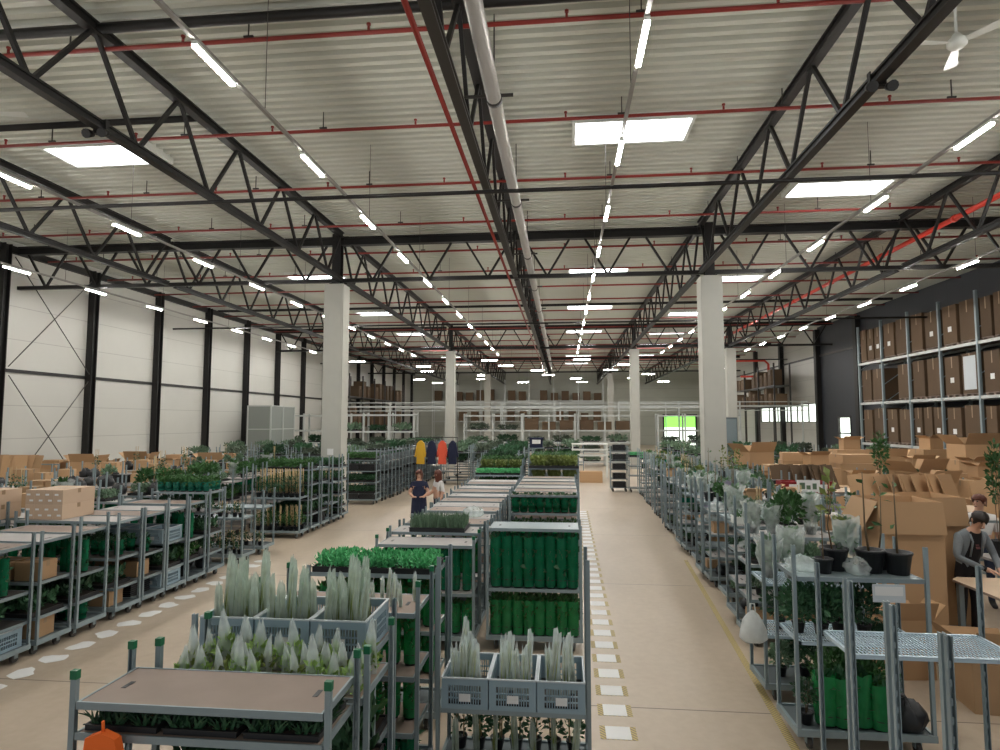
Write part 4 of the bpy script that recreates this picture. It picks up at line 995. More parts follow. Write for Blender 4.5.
make('carton_s', (3.02, 8.17, 1.422), 'small closed brown carton perched on plant trays behind saplings', .1, .85) if 0 else None
def table_spec(key, W, D, H, top='table'):
    b = MB(); a, c_ = W/2, D/2
    pts = [(-a+.12,-c_),(a-.12,-c_),(a,-c_+.12),(a,c_-.12),(a-.12,c_),(-a+.12,c_),(-a,c_-.12),(-a,-c_+.12)]
    b.face([(x,y,H) for x,y in pts]); b.face([(x,y,H-.03) for x,y in reversed(pts)])
    for i in range(8):
        p, q = pts[i], pts[(i+1)%8]; b.face([(*p,H-.03),(*q,H-.03),(*q,H),(*p,H)], 1)
    legs = []
    for sx in (-1,1):
        for sy in (-1,1): legs.append(('leg', MB().box(sx*(a-.1)-.03,sx*(a-.1)+.03,sy*(c_-.1)-.03,sy*(c_-.1)+.03,0,H-.03).mesh('table_leg', 'steel'), None))
    legs.append(('frame_rail', MB().box(-a+.07,a-.07,-c_+.08,-c_+.12,H-.1,H-.03).box(-a+.07,a-.07,c_-.12,c_-.08,H-.1,H-.03).box(-a+.07,a-.07,-.02,.02,.3,.35).mesh('table_rail', 'steel'), None))
    spec(key, 'packing_table', 'table', ('tabletop', b.mesh('tabletop', [top, 'board']), None), *legs)
table_spec('table_a', 2.2, 1.25, .95); table_spec('table_b', 2.6, 1.0, 1.30)
make('table_a', (6.12, 8.28, 0), 'pale wooden packing table in front of the man in grey cardigan')
for k, (x, y, nm) in enumerate(((7.0, 13.1, 'carrying leaning cardboard sheets, behind the man'), (6.5, 16.3, 'carrying darker cardboard sheets, further back'), (8.6, 12.0, 'carrying cardboard sheets, cut by the picture edge'))):
    make('table_b', (x, y, 0), f'high packing table {nm}')
    for i in range(11):
        if k == 1 and i > 7: continue
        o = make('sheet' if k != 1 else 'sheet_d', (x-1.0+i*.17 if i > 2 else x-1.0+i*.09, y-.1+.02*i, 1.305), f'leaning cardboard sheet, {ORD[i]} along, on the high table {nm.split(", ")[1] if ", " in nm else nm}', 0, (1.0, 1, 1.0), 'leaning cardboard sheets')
        o.rotation_euler = (radians(-14-(i % 4)*2), radians(4*(i % 3)-3), radians(35+6*(i % 3)) if i > 2 else radians(8))
n = 0
rr2 = random.Random(12)
stk = [(5.2,21.5,2),(6.6,22.5,3),(8.0,20.8,3),(9.4,21.4,3),(10.8,20.2,3),(9.2,17.4,2),(10.6,17.0,3),(12.0,17.4,2),(12.2,20.0,3),(13.6,18.6,3),(7.9,17.6,2),(6.6,19.4,2),(5.4,18.4,2),(8.3,15.2,2),(9.7,15.0,2),(10.9,15.6,2),(7.2,24.5,2),(13.4,22.0,3),(13.9,25.2,3),(8.8,24.5,3),(10.6,24.4,3),(12.2,24.8,2)]
for k, (x, y, m_) in enumerate(stk):
    z = 0
    for lv in range(m_):
        kk = rr2.choice(['carton_l', 'carton_xl', 'carton_l']); s = rr2.uniform(.9, 1.05)
        make(kk, (x+rr2.uniform(-.06,.06), y+rr2.uniform(-.06,.06), z), f'big brown carton in the {ORD[k]} stack before the pallet rack, {ORD[lv]} from floor', rr2.uniform(-.2,.2), (s, s, s*.92), 'carton stacks before the pallet rack')
        z += {'carton_l': .55, 'carton_xl': .8}[kk]*s*.92+.003
    if k % 4 != 3: make('carton_open_big' if k % 2 else 'carton_open', (x, y, z), f'open brown carton on top of the {ORD[k]} stack before the pallet rack', rr2.uniform(-.5,.5), rr2.uniform(.75,1), 'open cartons before the pallet rack')
    else: make('carton_l', (x, y, z), f'closed flat carton on top of the {ORD[k]} stack before the pallet rack', rr2.uniform(-.3,.3), (1.05, .9, .5), 'closed cartons before the pallet rack')
# sign card on a cane
o = empty('sign_card', (3.72, 10.0, 1.36))
ob('cane', MB().tube([(.08,0,0),(.08,0,.6)], .008, 6).mesh('sign_cane', 'cane'), o)
ob('card', MB().box(-.17,.17,-.012,-.008,.56,.74).mesh('sign_sheet', 'paper'), o)
ob('green_marks', MB().box(-.13,-.05,-.0135,-.012,.60,.70).box(-.03,.03,-.0135,-.012,.60,.66).box(.06,.12,-.0135,-.012,.60,.69).mesh('sign_marks', 'leaf_g'), o)
tag(o, 'white sign card with pale green marks on a cane above the plants', 'sign')
# red bins, tall saplings
for i in range(2):
    b = MB(); w_, d_, h_ = .5, .4, .28
    b.box(-w_/2,w_/2,-d_/2,d_/2,0,.02).box(-w_/2,w_/2,-d_/2,-d_/2+.02,.02,h_).box(-w_/2,w_/2,d_/2-.02,d_/2,.02,h_).box(-w_/2,-w_/2+.02,-d_/2,d_/2,.02,h_).box(w_/2-.02,w_/2,-d_/2,d_/2,.02,h_).box(-w_/2-.02,w_/2+.02,-d_/2-.02,-d_/2+.01,h_-.03,h_)
    o = empty('red_bin', (5.15+.62*i, 14.9, 1.36)); ob('body', b.mesh('bin_body', 'redm'), o); ob('paper_label', MB().box(-.1,.1,-d_/2-.024,-d_/2-.021,.03,.22).mesh('bin_label', 'paper'), o)
    tag(o, f'red plastic bin with white label, {("first", "second")[i]} on the stand behind the plants', 'bin')
o = empty('bin_stand', (5.45, 14.9, 0))
ob('stand_top', MB().box(-.7,.7,-.22,.22,1.32,1.357).mesh('stand_top', 'steel'), o)
for sx in (-.66,.66): ob('leg', MB().box(sx-.025,sx+.025,-.2,.2,0,.04).box(sx-.025,sx+.025,-.02,.02,.04,1.32).mesh('stand_leg', 'steel'), o)
tag(o, 'narrow steel stand carrying the red bins', 'stand')
make('tree_tall', (6.62, 10.35, .93), 'tall slim leafy sapling above the man in grey cardigan', 1, (.75, .75, 1.15)); make('tree_tall', (6.9, 14.45, 1.305), 'leafy sapling standing among the cartons by the leaning sheets', 2, .95)
make('tree_green', (6.02, 8.75, .952), 'green plant on the packing table, cut by the picture edge', 1, (1.2, 1.2, .75)); 
o = empty('work_stand', (7.2, 10.35, 0)); ob('stand_top', MB().box(-.8,.8,-.3,.3,.89,.928).mesh('work_top', 'board_g'), o)
for sx in (-.75,.75):
    for sy in (-.25,.25): ob('leg', MB().box(sx-.02,sx+.02,sy-.02,sy+.02,0,.89).mesh('work_leg', 'steel'), o)
ob('back_rail', MB().box(-.8,.8,.27,.29,1.4,1.44).box(-.8,-.76,.27,.29,.928,1.4).box(.76,.8,.27,.29,.928,1.4).mesh('work_rail', 'steel'), o)
tag(o, 'grey work bench behind the man in grey cardigan', 'bench')
make('carton_open_small', (7.0, 10.35, .93), 'small open carton on the grey work bench', .2, .9); make('sack', (7.5, 10.35, .93), 'black sack on the grey work bench', .2, 1)

# ================================================================== PALLET RACK ON THE DARK WALL
RX0, RX1 = 16.05, 17.15
RY = [20.8+2.43*i for i in range(7)]
LV = (1.88, 4.0, 6.12)
o = empty('pallet_rack', (RX0, RY[0], 0))
for y in RY:
    b = MB(); yy = y-RY[0]
    for x in (0, RX1-RX0): b.box(x-.05, x+.05, yy-.05, yy+.05, 0, 8.1)
    for z in [.3+.9*i for i in range(8)]: b.bar((0, yy, z), (RX1-RX0, yy, z+.8), .03)
    ob('upright', b.mesh('rack_upright', 'steel'), o)
for z in LV:
    for x in (0, RX1-RX0):
        ob('beam', MB().box(x-.03, x+.03, 0, RY[-1]-RY[0], z-.14, z-.02).mesh('rack_beam', 'white_steel'), o)
    ob('deck', MB().box(.03, RX1-RX0-.03, 0, RY[-1]-RY[0], z-.05, z-.02).mesh('rack_deck', 'board'), o)
tag(o, 'tall steel pallet rack along the dark wall holding brown cartons', 'pallet rack')
carton_spec('tall_carton', 1.0, .92, 1.62, 'card_dim'); carton_spec('tall_carton_thin', 1.0, .60, 1.60, 'card_dim')
lbl = MB().box(-.505, -.501, -.12, .12, .5, .72).mesh('pallet_label', 'paper'); wht = MB().box(-.508, -.5005, -.36, .36, .15, 1.5).mesh('wrap_sheet', 'crate_rim')
for key in ('tall_carton', 'tall_carton_thin'):
    nme, cat_, parts = SPEC[key]; SPEC[key+'_label'] = (nme, cat_, parts + (('paper_label', lbl, None),))
nme, cat_, parts = SPEC['tall_carton']; SPEC['tall_carton_wrapped'] = (nme, cat_, parts + (('film_wrap', wht, None),))
rk = random.Random(9)
for li, z in enumerate(LV):
    q = 0
    for j in range(6):
        y0 = RY[j]+.08
        kinds = 2 if (li, j) == (1, 2) else [2, 3, 2, 3, 2, 2][(j+li) % 6]; pitch = 2.27/kinds
        for i in range(kinds):
            if (li, j, i) in ((1, 4, 1), (0, 0, 0)): continue
            y = y0 + pitch*(i+.5); key = 'tall_carton' if kinds == 2 else 'tall_carton_thin'
            lab = rk.random() < .55
            if (li, j) == (1, 2) and i == 0: key = 'tall_carton_wrapped'; lab = False
            if lab: key += '_label'
            nm = ("lowest", "middle", "top")[li]
            make('pallet', (RX0+.54, y, z-.018), f'wooden pallet on the {nm} rack level, {ORD[q]} counting away from the camera', pi/2, (1.1*pitch/1.14*.9 if kinds == 3 else .95, 1.15, .8), 'pallets in the rack')
            make(key, (RX0+.545, y, z+.097), f'tall brown carton on the {nm} rack level, {ORD[q]} counting away from the camera', 0, (1, rk.uniform(.95,1.04), rk.uniform(.96,1.04)), 'tall cartons in the rack'); q += 1
# far racks with cartons near the far end of the dark wall
carton_spec('far_carton', .9, .8, 1.2, 'card_dim')
def far_rack(x, y, W, D, levels, label, along='x', boxes=(), top=None, m_='white_steel', cname='', bays=3, cz=1.0, low=0):
    o = empty('storage_rack', (x, y, 0)); top = top or levels[-1]+.2
    for i in range(bays+1):
        b = MB()
        for s in (0, D):
            p = (W*i/bays, s) if along == 'x' else (s, W*i/bays)
            b.box(p[0]-.05, p[0]+.05, p[1]-.05, p[1]+.05, low, top)
        ob('upright', b.mesh('far_upright', m_), o)
    for z in levels:
        b = MB()
        if along == 'x': b.box(0, W, -.03, .03, z-.1, z).box(0, W, D-.03, D+.03, z-.1, z).box(0, W, .03, D-.03, z-.04, z-.01)
        else: b.box(-.03, .03, 0, W, z-.1, z).box(D-.03, D+.03, 0, W, z-.1, z).box(.03, D-.03, 0, W, z-.04, z-.01)
        ob('shelf_beam', b.mesh('far_beam', m_), o)
    tag(o, label, 'rack')
    q = 0
    for (li, n) in boxes:
        for i in range(n):
            if rk.random() < .15: continue
            u = W*(i+.5)/n; p = (x+u, y+D/2) if along == 'x' else (x+D/2, y+u)
            s = min(W/n/1.0, 1.15)*.88
            make('far_carton', (p[0], p[1], levels[li]+.002), f'dark carton, {ORD[q]} on the {cname}', 0, (s, min(s, D*1.1), cz*rk.uniform(.7,1.15)), f'cartons on the {cname}'); q += 1
far_rack(15.2, 46.5, 11, 1.1, (4.1, 5.6), 'rack of brown cartons on the wall beyond the dark panels', 'y', ((0, 11), (1, 11)), 7.2, 'dkgrey', 'rack beyond the dark panels')
far_rack(-16.5, 77.6, 21.5, 1.2, (3.0, 5.55), 'long rack high on the far end wall holding dark cartons', 'x', ((0, 14), (1, 16)), 8.2, 'white_steel', 'far end wall rack', 7, 1.1)
far_rack(-18.4, 49, 17, 1.1, (2.6, 5.05), 'rack on the far white wall carrying stacked cartons', 'y', ((0, 14), (1, 14)), 6.9, 'dkgrey', 'far white wall rack', 5, 1.1)
# white plant racks across the hall
for k, (x, y, W, nb) in enumerate(((-6.7, 42, 3.9, 2), (-2.7, 42, 3.5, 2), (1.0, 42.3, 3.6, 2), (-13.4, 36.2, 4.6, 3), (-18.6, 39.8, 4.4, 3), (6.4, 43, 5.4, 3))):
    nm = f'{ORD[k]} white plant rack'
    far_rack(x, y, W, .9, (.3, .95, 1.6, 2.4, 3.4), f'white steel plant rack filled with trays beyond the trolleys, {ORD[k]} of six', 'x', ((3, 3),) if k in (1, 2) else (), 3.5, 'white_steel', nm+' upper shelf', nb, .6)
    q = 0
    for li, z in enumerate((.3, .95, 1.6) if k not in (0, 3) else (.3, .95, 1.6, 2.4)):
        for i in range(nb):
            make(f'far{(i*2+li+k)%4 if li else (i+k)%3}', (x+W*(i+.5)/nb, y+.45, z+.002), f'leafy tray, {ORD[q]} place on the {nm}', 0, (.64*W/nb/.66, .95, 1.0+.3*((i+li) % 2)), 'trays on white plant racks'); q += 1
FR = 'far centre block'
for k in range(45):
    x = -5.9 + (k % 5)*1.42 + .1*(k//5 % 2); y = 20.6 + (k//5)*1.75
    if x < -3.9 and y < 28.2 or x < -2.6 and y < 21 or x > -.6 and y > 29.8 and y < 34 or abs(x+1.2) < 1.4 and 30.5 < y < 32.6 or x > -1.7 and y < 34: continue
    c = cart(FR, x, y, [.6, 1.05, 1.5], 1.85, 2, 'steel', note='with leafy trays')
    for lv in (2, 3):
        put(c, lv, f'far{(k*3+lv*2+k//5)%4}', 'leafy tray', .5, .5, 0, (1.3, .8, 1.0+.15*(k % 3)))
c = cart('aisle end', 2.0, 27.0, [.55, .95, 1.35, 1.75], 1.95, 2, 'steel', .75, note='loaded with black trays')
for lv in range(5): put(c, lv, 'tray_stack', 'stack of black trays', .5, .5, 0, .95)
make('carton_l', (1.35, 31.2, 0), 'single brown carton on the floor at the far end of the sticker aisle', 0, .95)
for k in range(14):
    x = 5.2+(k % 5)*1.9; y = 28+(k//5)*3.4
    c = cart('far pallet-rack block', x, y, [.6, 1.05, 1.5], 1.85, 2, 'steel', note='with leafy trays')
    for lv in (2, 3):
        put(c, lv, f'far{(k*3+lv*2+k//5)%4}', 'leafy tray', .5, .5, 0, (1.3, .8, 1.0+.15*(k % 3)))
for k in range(16):
    x = -16.8+(k % 5)*1.75; y = 26+(k//5)*3.1
    c = cart('far white-wall block', x, y, [.6, 1.05, 1.5], 1.85, 2, 'steel', note='with leafy trays')
    for lv in (2, 3):
        put(c, lv, f'far{(k*3+lv*2+k//5)%4}', 'leafy tray', .5, .5, 0, (1.3, .8, 1.0+.15*(k % 3)))
# navy box, white stacked frames, garments
o = empty('navy_box', (-1.35, 31.6, 1.66)); ob('body', MB().box(-.32,.32,-.25,.25,0,.48).box(-.35,.35,-.28,.28,.42,.5).mesh('navy_body', 'navy'), o); ob('paper_label', MB().box(-.2,.22,-.29,-.281,.2,.4).mesh('navy_label', 'paper'), o)
tag(o, 'navy blue box with a white label on top of the far trays', 'box')
o = empty('box_stand', (-1.35, 31.6, 0)); ob('stand_top', MB().box(-.4,.4,-.3,.3,1.62,1.657).mesh('box_top', 'steel'), o)
for sx in (-.36,.36): ob('leg', MB().box(sx-.02,sx+.02,-.28,.28,0,.04).box(sx-.02,sx+.02,-.02,.02,.04,1.62).mesh('box_leg', 'steel'), o)
tag(o, 'thin steel stand under the navy blue box', 'stand')
o = empty('white_frame_table', (1.4, 33.5, 0))
for z in (1.15, 1.45, 1.75): ob('shelf', MB().box(-.95,.95,-.4,.4,z,z+.06).mesh('white_shelf', 'white_pl'), o)
for sx in (-.9,.9):
    for sy in (-.35,.35): ob('leg', MB().box(sx-.03,sx+.03,sy-.03,sy+.03,0,1.82).mesh('white_leg', 'white_pl'), o)
tag(o, 'white three-tier table standing among far trays beside the aisle', 'table')
o = empty('coat_rail', (-6.3, 27.0, 0), 0, (1, 1, 1.06)); b = MB().tube([(-.2,0,2.15),(1.7,0,2.15)], .02, 6).tube([(-.2,0,.03),(-.2,0,2.15)], .02, 6).tube([(1.7,0,.03),(1.7,0,2.15)], .02, 6).box(-.22,-.18,-.3,.3,0,.04).box(1.68,1.72,-.3,.3,0,.04)
ob('rail', b.mesh('coat_rail', 'dkgrey'), o); tag(o, 'coat rail with work jackets in the aisle before the second column', 'coat rail')
for k, (dx, m_, nm) in enumerate(((.05,'yellow','yellow'),(.55,'navy','navy blue'),(1.02,'redf','orange red'),(1.48,'navy','dark blue'))):
    b = MB(); pr = [(-.05,2.02),(-.2,1.9),(-.33,1.35),(-.24,1.33),(-.18,1.62),(-.22,1.05),(.22,1.05),(.18,1.62),(.24,1.33),(.33,1.35),(.2,1.9),(.05,2.02)]
    for s in (-.06, .06): b.face([(x*.8, s, z) for x, z in (pr if s > 0 else pr[::-1])])
    for i in range(12):
        p, q_ = pr[i], pr[(i+1)%12]; b.face([(p[0]*.8,-.06,p[1]),(q_[0]*.8,-.06,q_[1]),(q_[0]*.8,.06,q_[1]),(p[0]*.8,.06,p[1])])
    b2 = MB().tube([(0,0,2.0),(0,0,2.13)], .008, 5)
    o = empty('hanging_jacket', (-6.3+dx, 27.0, 0), 0, (1, 1, 1.06)); ob('cloth', b.mesh('jacket_cloth', m_), o); ob('hanger', b2.mesh('coat_hanger', 'dkgrey'), o)
    tag(o, f'{nm} work jacket hanging on the coat rail by the column', 'jacket', 'work jackets on the rail')
# overhead white rail
o = empty('overhead_rail', (-17, 45.2, 0))
for z, w_ in ((4.05, .12), (4.35, .06), (3.75, .06)): ob('rail', MB().box(0, 34, -w_/2, w_/2, z-w_/2, z+w_/2).mesh('overhead_beam', 'white_steel'), o)
for i in range(9): ob('post', MB().box(i*4.2-.05, i*4.2+.05, -.05, .05, 0, 4.4).mesh('overhead_post', 'white_steel'), o)
tag(o, 'long white overhead rail crossing the hall above the plant racks', 'rail')
o = empty('overhead_rail', (-17, 62, 0))
for z, w_ in ((4.3, .14), (4.7, .08)): ob('rail', MB().box(0, 33, -w_/2, w_/2, z-w_/2, z+w_/2).mesh('overhead_beam', 'white_steel'), o)
for i in range(7): ob('post', MB().box(i*5.4-.05, i*5.4+.05, -.05, .05, 0, 4.8).mesh('overhead_post', 'white_steel'), o)
tag(o, 'second white overhead rail further back across the hall', 'rail')
# grey cabinet by the right column, low white wall
o = empty('grey_cabinet', (9.0, 36, 0)); b = MB().box(-.6,.6,-.4,.4,.1,3.2); ob('body', b.mesh('cabinet_body', 'steel_d'), o); ob('base', MB().box(-.55,.55,-.35,.35,0,.1).mesh('cabinet_base', 'black'), o)
ob('door_leaf', MB().box(-.56,-.02,-.43,-.401,.2,3.1).mesh('cabinet_door', 'steel'), o); ob('door_leaf', MB().box(.02,.56,-.43,-.401,.2,3.1).mesh('cabinet_door', 'steel'), o)
tag(o, 'tall grey steel cabinet beside the column near the window band', 'cabinet')

# ================================================================== FLOOR MARKS
sp = MB().box(-.10,.10,-.15,.15,.0012,.0024).mesh('paper_mark', 'paper')
sb = MB().box(-.175,.175,-.13,.13,0,.0012).mesh('striped_border', 'hazard')
sp = MB().box(-.12,.12,-.125,.125,.0012,.0024).mesh('paper_mark', 'paper')
for k in range(34):
    y = 5.35+.475*k
    o = empty('floor_marker', (.50+.004*k, y, .0005)); ob('border', sb, o); ob('paper', sp, o)
    tag(o, f'white floor marker with striped edges beside green-sleeve column, {ORD[k]} from the camera', 'floor marker', 'floor markers along the green-sleeve column')
sp2 = MB(); rp = random.Random(4)
P_ = [(.16*(1+rp.uniform(-.2,.2))*cos(t*2*pi/12)*1.15, .13*(1+rp.uniform(-.25,.25))*sin(t*2*pi/12)) for t in range(12)]
sp2.face([(x, y, .002) for x, y in P_]); 
for i in range(12): p, q = P_[i], P_[(i+1)%12]; sp2.face([(*p,0),(*q,0),(*q,.002),(*p,.002)])
sp2m = sp2.mesh('worn_patch', 'paper')
for k in range(16):
    o = ob('floor_patch', sp2m, None, (-6.44, 6.1+.46*k, .0005), (0,0,k*1.1)); tag(o, f'worn white floor patch beside the carton-stack row, {ORD[k]} from the camera', 'floor marker', 'worn floor patches')
tag(ob('hazard_tape', MB().box(-.04,.04,0,9.0,0,.002).mesh('hazard_tape', 'hazard'), None, (2.02, 5.0, .0005), (0,0,-.066)), 'yellow and black tape line on the floor along the pot-plant row', 'floor tape')
# orange vest hanging inside the first trolley
b = MB(); rv = random.Random(2)
for s in (0, .05):
    pts = [(-.10,.52),(-.02,.55),(.06,.52),(.12,.3),(.17,.0),(.05,-.05),(-.12,-.03),(-.18,.02),(-.13,.3)]
    b.face([(x, s, z) for x, z in (pts if s else pts[::-1])])
for i in range(9):
    p, q = pts[i], pts[(i+1)%9]; b.face([(p[0],0,p[1]),(q[0],0,q[1]),(q[0],.05,q[1]),(p[0],.05,p[1])])
b.tube([(-.02,.025,.54),(-.02,.02,.60)], .008, 5)
tag(ob('hanging_orange_vest', b.mesh('orange_vest', 'orange'), None, (-2.33, 3.05, .87)), 'bright orange vest hanging at the corner of the brown-board trolley', 'vest')

# ================================================================== PEOPLE
def person(label, loc, rz, J, cloth, hair, extra=None, height=1.75):
    """J: joints in metres, figure facing -Y; cloth(face centre, bone) -> material index"""
    mats = ['skin', cloth['top'], cloth['legs'], cloth['shoe'], cloth.get('front', cloth['top'])]
    V, E, RD, K = [], [], [], []
    def add(p, r, parent=None, kind=0):
        V.append(Vector(p)); RD.append(r if isinstance(r, tuple) else (r, r)); K.append(kind)
        if parent is not None: E.append((parent, len(V)-1))
        return len(V)-1
    pel = add(J['pelvis'], (.165, .115), None, 2)
    sp1 = add(J['waist'], (.145, .105), pel, 1); ch = add(J['chest'], (.175, .12), sp1, 1)
    nb = add(J['neckbase'], (.085, .07), ch, 1); nk = add(J['neck'], .052, nb, 0)
    hd = add(J['head'], (.082, .092), nk, 0); cr = add(J['crown'], (.062, .07), hd, 0)
    for s in ('l', 'r'):
        sh = add(J['shoulder_'+s], .068, ch, 1); el = add(J['elbow_'+s], .047, sh, 1); wr = add(J['wrist_'+s], .034, el, 1)
        pw = Vector(J['wrist_'+s]); ph = Vector(J['hand_'+s]); d = (ph-pw).normalized()
        pm_ = add(pw + d*.045, .026, wr, 0); kn = add(pw+d*.085, (.034, .018), pm_, 0)
        side = d.cross(Vector(J.get('palm_'+s, (0,0,1)))).normalized(); down = Vector(J.get('palm_'+s, (0,0,1))).normalized()*-1
        for i, (o_, L) in enumerate(((-.030,.062),(-.010,.074),(.011,.07),(.030,.055))):
            base = pw+d*.082+side*o_; f1 = add(base+d*.012, .0095, kn, 0)
            f2 = add(base+d*(.012+L*.5)+down*L*.14, .0085, f1, 0); add(base+d*(.012+L*.85)+down*L*.45, .007, f2, 0)
        sg = -1 if s == 'l' else 1
        t1 = add(pw+d*.04+side*(.03*sg), .011, pm_, 0); t2 = add(pw+d*.07+side*(.052*sg)+down*.012, .0095, t1, 0); add(pw+d*.095+side*(.055*sg)+down*.025, .008, t2, 0)
        hp = add(J['hip_'+s], .095, pel, 2); kn_ = add(J['knee_'+s], .062, hp, 2); an = add(J['ankle_'+s], .042, kn_, 2)
        he = add(Vector(J['ankle_'+s])+Vector((0,.02,-.045)), .04, an, 3); to = Vector(J['toe_'+s]); add(to, (.045,.03), an, 3)
    me = bpy.data.meshes.new('person_body'); me.from_pydata([tuple(v) for v in V], E, [])
    t = bpy.data.objects.new('person_body', me); COL.objects.link(t)
    t.modifiers.new('Skin', 'SKIN'); sub = t.modifiers.new('Subdivision', 'SUBSURF'); sub.levels = 2; sub.render_levels = 2
    for i, sv in enumerate(me.skin_vertices[0].data): sv.radius = RD[i]; sv.use_root = (i == 0)
    dg = bpy.context.evaluated_depsgraph_get(); dg.update()
    m2 = bpy.data.meshes.new_from_object(t.evaluated_get(dg)); m2.name = 'person_body'
    bpy.data.objects.remove(t)
    m2.materials.clear()
    for x in mats: m2.materials.append(M[x])
    seg = [(V[a], V[c], K[c] if K[c] else (0 if K[a] == 0 or V[c] in () else 0)) for a, c in E]
    for p in m2.polygons:
        c = p.center; best = None
        for a, e, k in seg:
            ab = e-a; u = max(0, min(1, (c-a).dot(ab)/max(ab.length_squared, 1e-9))); dd = (c-a-ab*u).length
            if best is None or dd < best[0]: best = (dd, k)
        k = best[1]
        if cloth.get('short') and k == 1:
            for s in ('l', 'r'):
                if (c-Vector(J['wrist_'+s])).length < (Vector(J['elbow_'+s])-Vector(J['wrist_'+s])).length*1.15: k = 0
        if k == 1 and 'front' in cloth:
            ax = Vector(J['chest'])-Vector(J['waist']); rel = c-Vector(J['waist'])
            fw = Vector(J.get('facing', (0,-1,0)))
            if abs(c.x-J['chest'][0]) < cloth['front_w'] and rel.dot(fw) > .05 and c.z < J['neckbase'][2]+.02: k = 4
        if c.z > J['neckbase'][2]+.03 and (c-Vector(J['head'])).length < .3: k = 0
        p.material_index = k; p.use_smooth = True
    o = empty('person', loc, rz)
    ob('body', m2, o)
    # face
    hc = Vector(J['head']); up = (Vector(J['crown'])-Vector(J['neck'])).normalized(); fw = Vector(J['look']).normalized(); fw = (fw-up*fw.dot(up)).normalized(); rt = fw.cross(up)
    b = MB(); Pn = lambda f, u, s: hc+fw*f+up*u+rt*s
    b.tube([Pn(.082,.035,0), Pn(.104,-.005,0), Pn(.118,-.022,0), Pn(.09,-.032,0)], [.009,.011,.015,.008], 8); ob('nose', b.mesh('nose', 'skin'), o)
    b = MB(); b.ball(Pn(.084,.028,-.032), .013,.013,.010, 8, 6).ball(Pn(.084,.028,.032), .013,.013,.010, 8, 6); ob('eyes', b.mesh('eyes', 'hair_d'), o)
    b = MB().tube([Pn(.088,-.055,-.024), Pn(.095,-.057,0), Pn(.088,-.055,.024)], [.005,.008,.005], 6); ob('mouth', b.mesh('mouth', 'print_'), o)
    for s in (-1, 1):
        b = MB(); cc = Pn(-.005,0,.088*s); b.ball(cc, .014,.014,.03, 8, 6); ob('ear', b.mesh('ear', 'skin'), o)
    # hair: a cap over the skull, longer at the back when asked
    b = MB(); n = 18; hh = 9; rr_ = random.Random(8)
    for i in range(hh+1):
        t_ = i/hh
        for k in range(n):
            a = 2*pi*k/n; ca, sa = cos(a), sin(a)          # ca towards the front
            low = (hair['front'] if ca > .55 else (hair['side'] if ca > -.2 else hair['back'])) + rr_.uniform(-.012,.012)
            el = pi/2*(1-t_*1.0) if t_ <= .6 else 0
            if t_ <= .6:
                e = pi/2*(1-t_/.6); rad = cos(e); z = .045+.085*sin(e)
            else:
                rad = 1.0 - .22*(t_-.6); z = .045 - (t_-.6)/.4*low
            g = (1+rr_.uniform(-.09,.09))*(1.08 if t_ < .6 else 1.04); z += rr_.uniform(-.008,.008)
            P = hc + fw*(ca*.098*rad*g - .010) + rt*(sa*.093*rad*g) + up*z*1.06
            b.v.append(tuple(P))
    for i in range(hh):
        for k in range(n):
            k2 = (k+1) % n; b.f.append((i*n+k, i*n+k2, (i+1)*n+k2, (i+1)*n+k)); b.m.append(0); b.sm.append(True)
    ob('hair', b.mesh('hair', hair['m']), o)
    if extra: extra(o, J)
    tag(o, label, 'person'); return o
def stand(h, dz=0):
    k = h/1.75
    J = dict(pelvis=(0,0,.95), waist=(0,0,1.10), chest=(0,.0,1.33), neckbase=(0,.01,1.47), neck=(0,-.005,1.53), head=(0,-.02,1.63), crown=(0,-.015,1.69), look=(0,-1,-.1),
        shoulder_l=(.18,.01,1.40), elbow_l=(.24,.03,1.12), wrist_l=(.25,-.10,.90), hand_l=(.25,-.15,.80), shoulder_r=(-.18,.01,1.40), elbow_r=(-.24,.03,1.12), wrist_r=(-.25,-.10,.90), hand_r=(-.25,-.15,.80),
        palm_l=(-1,0,0), palm_r=(1,0,0), hip_l=(.09,0,.90), knee_l=(.10,-.01,.49), ankle_l=(.10,.03,.09), toe_l=(.12,-.14,.035), hip_r=(-.09,0,.90), knee_r=(-.10,-.01,.49), ankle_r=(-.10,.03,.09), toe_r=(-.12,-.14,.035))
    return {n: (tuple(q*k for q in v) if n not in ('look', 'palm_l', 'palm_r') else v) for n, v in J.items()}
J = stand(1.80)
# bends over the table: hands together in front, head down
J.update(waist=(0,-.01,1.13), chest=(.0,-.09,1.36), neckbase=(0,-.15,1.50), neck=(.0,-.19,1.555), head=(.0,-.245,1.645), crown=(0,-.275,1.70), look=(-.25,-1,-.85),
    shoulder_l=(.19,-.10,1.42), elbow_l=(.27,-.17,1.15), wrist_l=(.13,-.38,1.02), hand_l=(.09,-.46,1.00), shoulder_r=(-.19,-.10,1.42), elbow_r=(-.28,-.15,1.15), wrist_r=(-.04,-.36,1.02), hand_r=(.02,-.44,1.0), palm_l=(0,0,1), palm_r=(0,0,1))
def man_extra(o, J):
    ob('tee_print', MB().box(-.03,.03,.0,.004,-.035,.0).box(-.022,.025,.0,.004,.008,.03).mesh('tee_print', 'print_'), o, (0,-.198,1.29), (radians(-20),0,0))
    b = MB().tube([(-.10,-.19,1.46),(-.085,-.215,1.36),(-.085,-.16,1.15)], .012, 6).tube([(.10,-.19,1.46),(.085,-.215,1.36),(.085,-.16,1.15)], .012, 6)
    ob('cardigan_edge', b.mesh('cardigan_edge', 'cardigan'), o)
person('man in open grey cardigan over black tee bending over the packing table', (5.58, 9.42, 0), radians(12), J, dict(top='cardigan', legs='tee', shoe='blackpl', front='tee', front_w=.085), dict(m='hair_d', front=.008, side=.075, back=.14), man_extra)
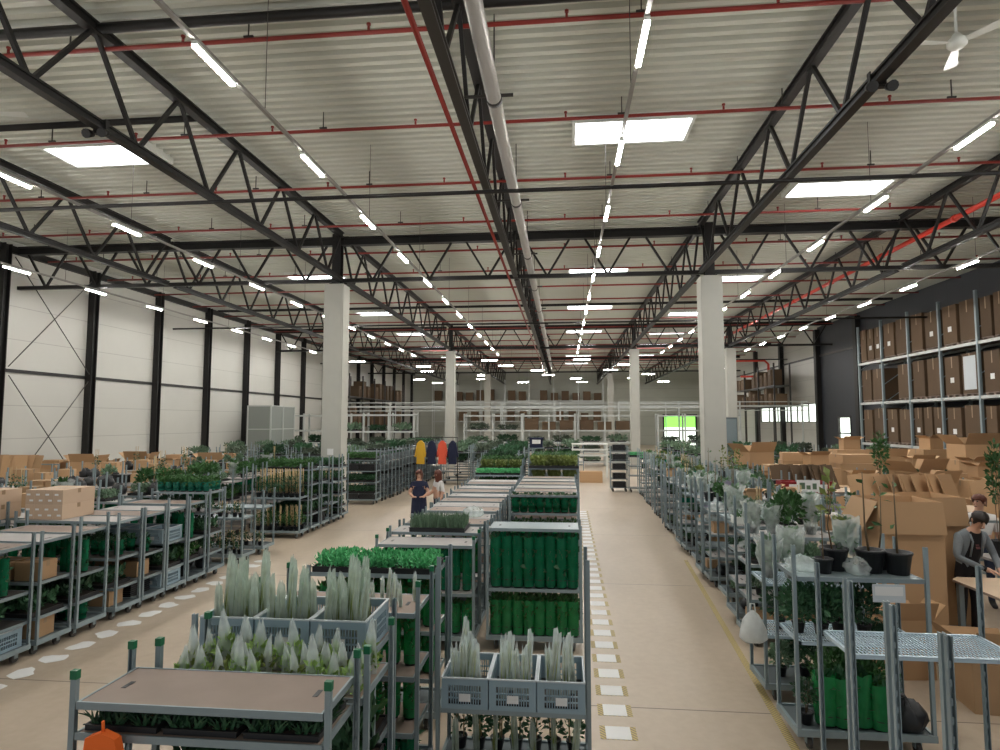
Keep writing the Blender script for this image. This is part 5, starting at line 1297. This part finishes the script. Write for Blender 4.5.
J = stand(1.80); J.update(look=(-.6,-.6,-.5))
person('person with brown hair in pale top half hidden behind the man in grey cardigan', (6.75, 11.0, 0), radians(-20), J, dict(top='whitecloth', legs='jeans', shoe='blackpl', short=True), dict(m='hair_r', front=-.01, side=.05, back=.10))
J = stand(1.68)
J.update(elbow_l=(.25,-.02,1.08), wrist_l=(.14,-.24,1.0), hand_l=(.08,-.33,1.02), elbow_r=(-.25,-.02,1.08), wrist_r=(-.14,-.24,1.0), hand_r=(-.08,-.33,1.02), palm_l=(0,0,1), palm_r=(0,0,1))
def apron(o, J):
    b = MB(); pr = [(.17,1.25),(.19,1.0),(.21,.75),(.22,.52)]
    for (a, z), (c, y) in zip(pr, pr[1:]):
        for i in range(12):
            t0, t1 = 2*pi*i/12, 2*pi*(i+1)/12
            b.face([(a*cos(t0),a*.8*sin(t0),z),(a*cos(t1),a*.8*sin(t1),z),(c*cos(t1),c*.8*sin(t1),y),(c*cos(t0),c*.8*sin(t0),y)][::-1], 0, True)
    ob('dress', b.mesh('dress', 'navy'), o)
person('woman with long auburn hair in navy dress standing in the aisle', (-3.85, 16.5, 0), radians(8), J, dict(top='navy', legs='navy', shoe='blackpl', short=True), dict(m='hair_r', front=-.01, side=.22, back=.26), apron)
J = stand(1.66)
J.update(elbow_r=(-.25,-.02,1.08), wrist_r=(-.14,-.24,1.0), hand_r=(-.08,-.33,1.02), palm_r=(0,0,1), look=(-.8,-.5,-.2))
person('woman with long auburn hair in white top beside the woman in navy', (-3.38, 16.75, 0), radians(-50), J, dict(top='whitecloth', legs='jeans', shoe='whitecloth', short=True), dict(m='hair_r', front=-.01, side=.22, back=.26))

# ================================================================== LIGHT, FILL, CAMERA
wd = bpy.data.worlds.new('World'); SC.world = wd; wd.use_nodes = True
bg = wd.node_tree.nodes['Background']; bg.inputs['Color'].default_value = (.92, .96, 1, 1); bg.inputs['Strength'].default_value = .58  # added even fill, let in through the hall end left open behind the camera
cam = bpy.data.cameras.new('Camera'); co = bpy.data.objects.new('Camera', cam); COL.objects.link(co)
cam.sensor_width = 36; cam.lens = 36*620/1000; cam.clip_end = 300; cam.clip_start = .05
co.location = (0, 0, 3.0); co.rotation_euler = (pi/2 + atan(46/620), 0, atan(63/620*cos(atan(46/620))))
SC.camera = co
VIEW.exposure = 0.0
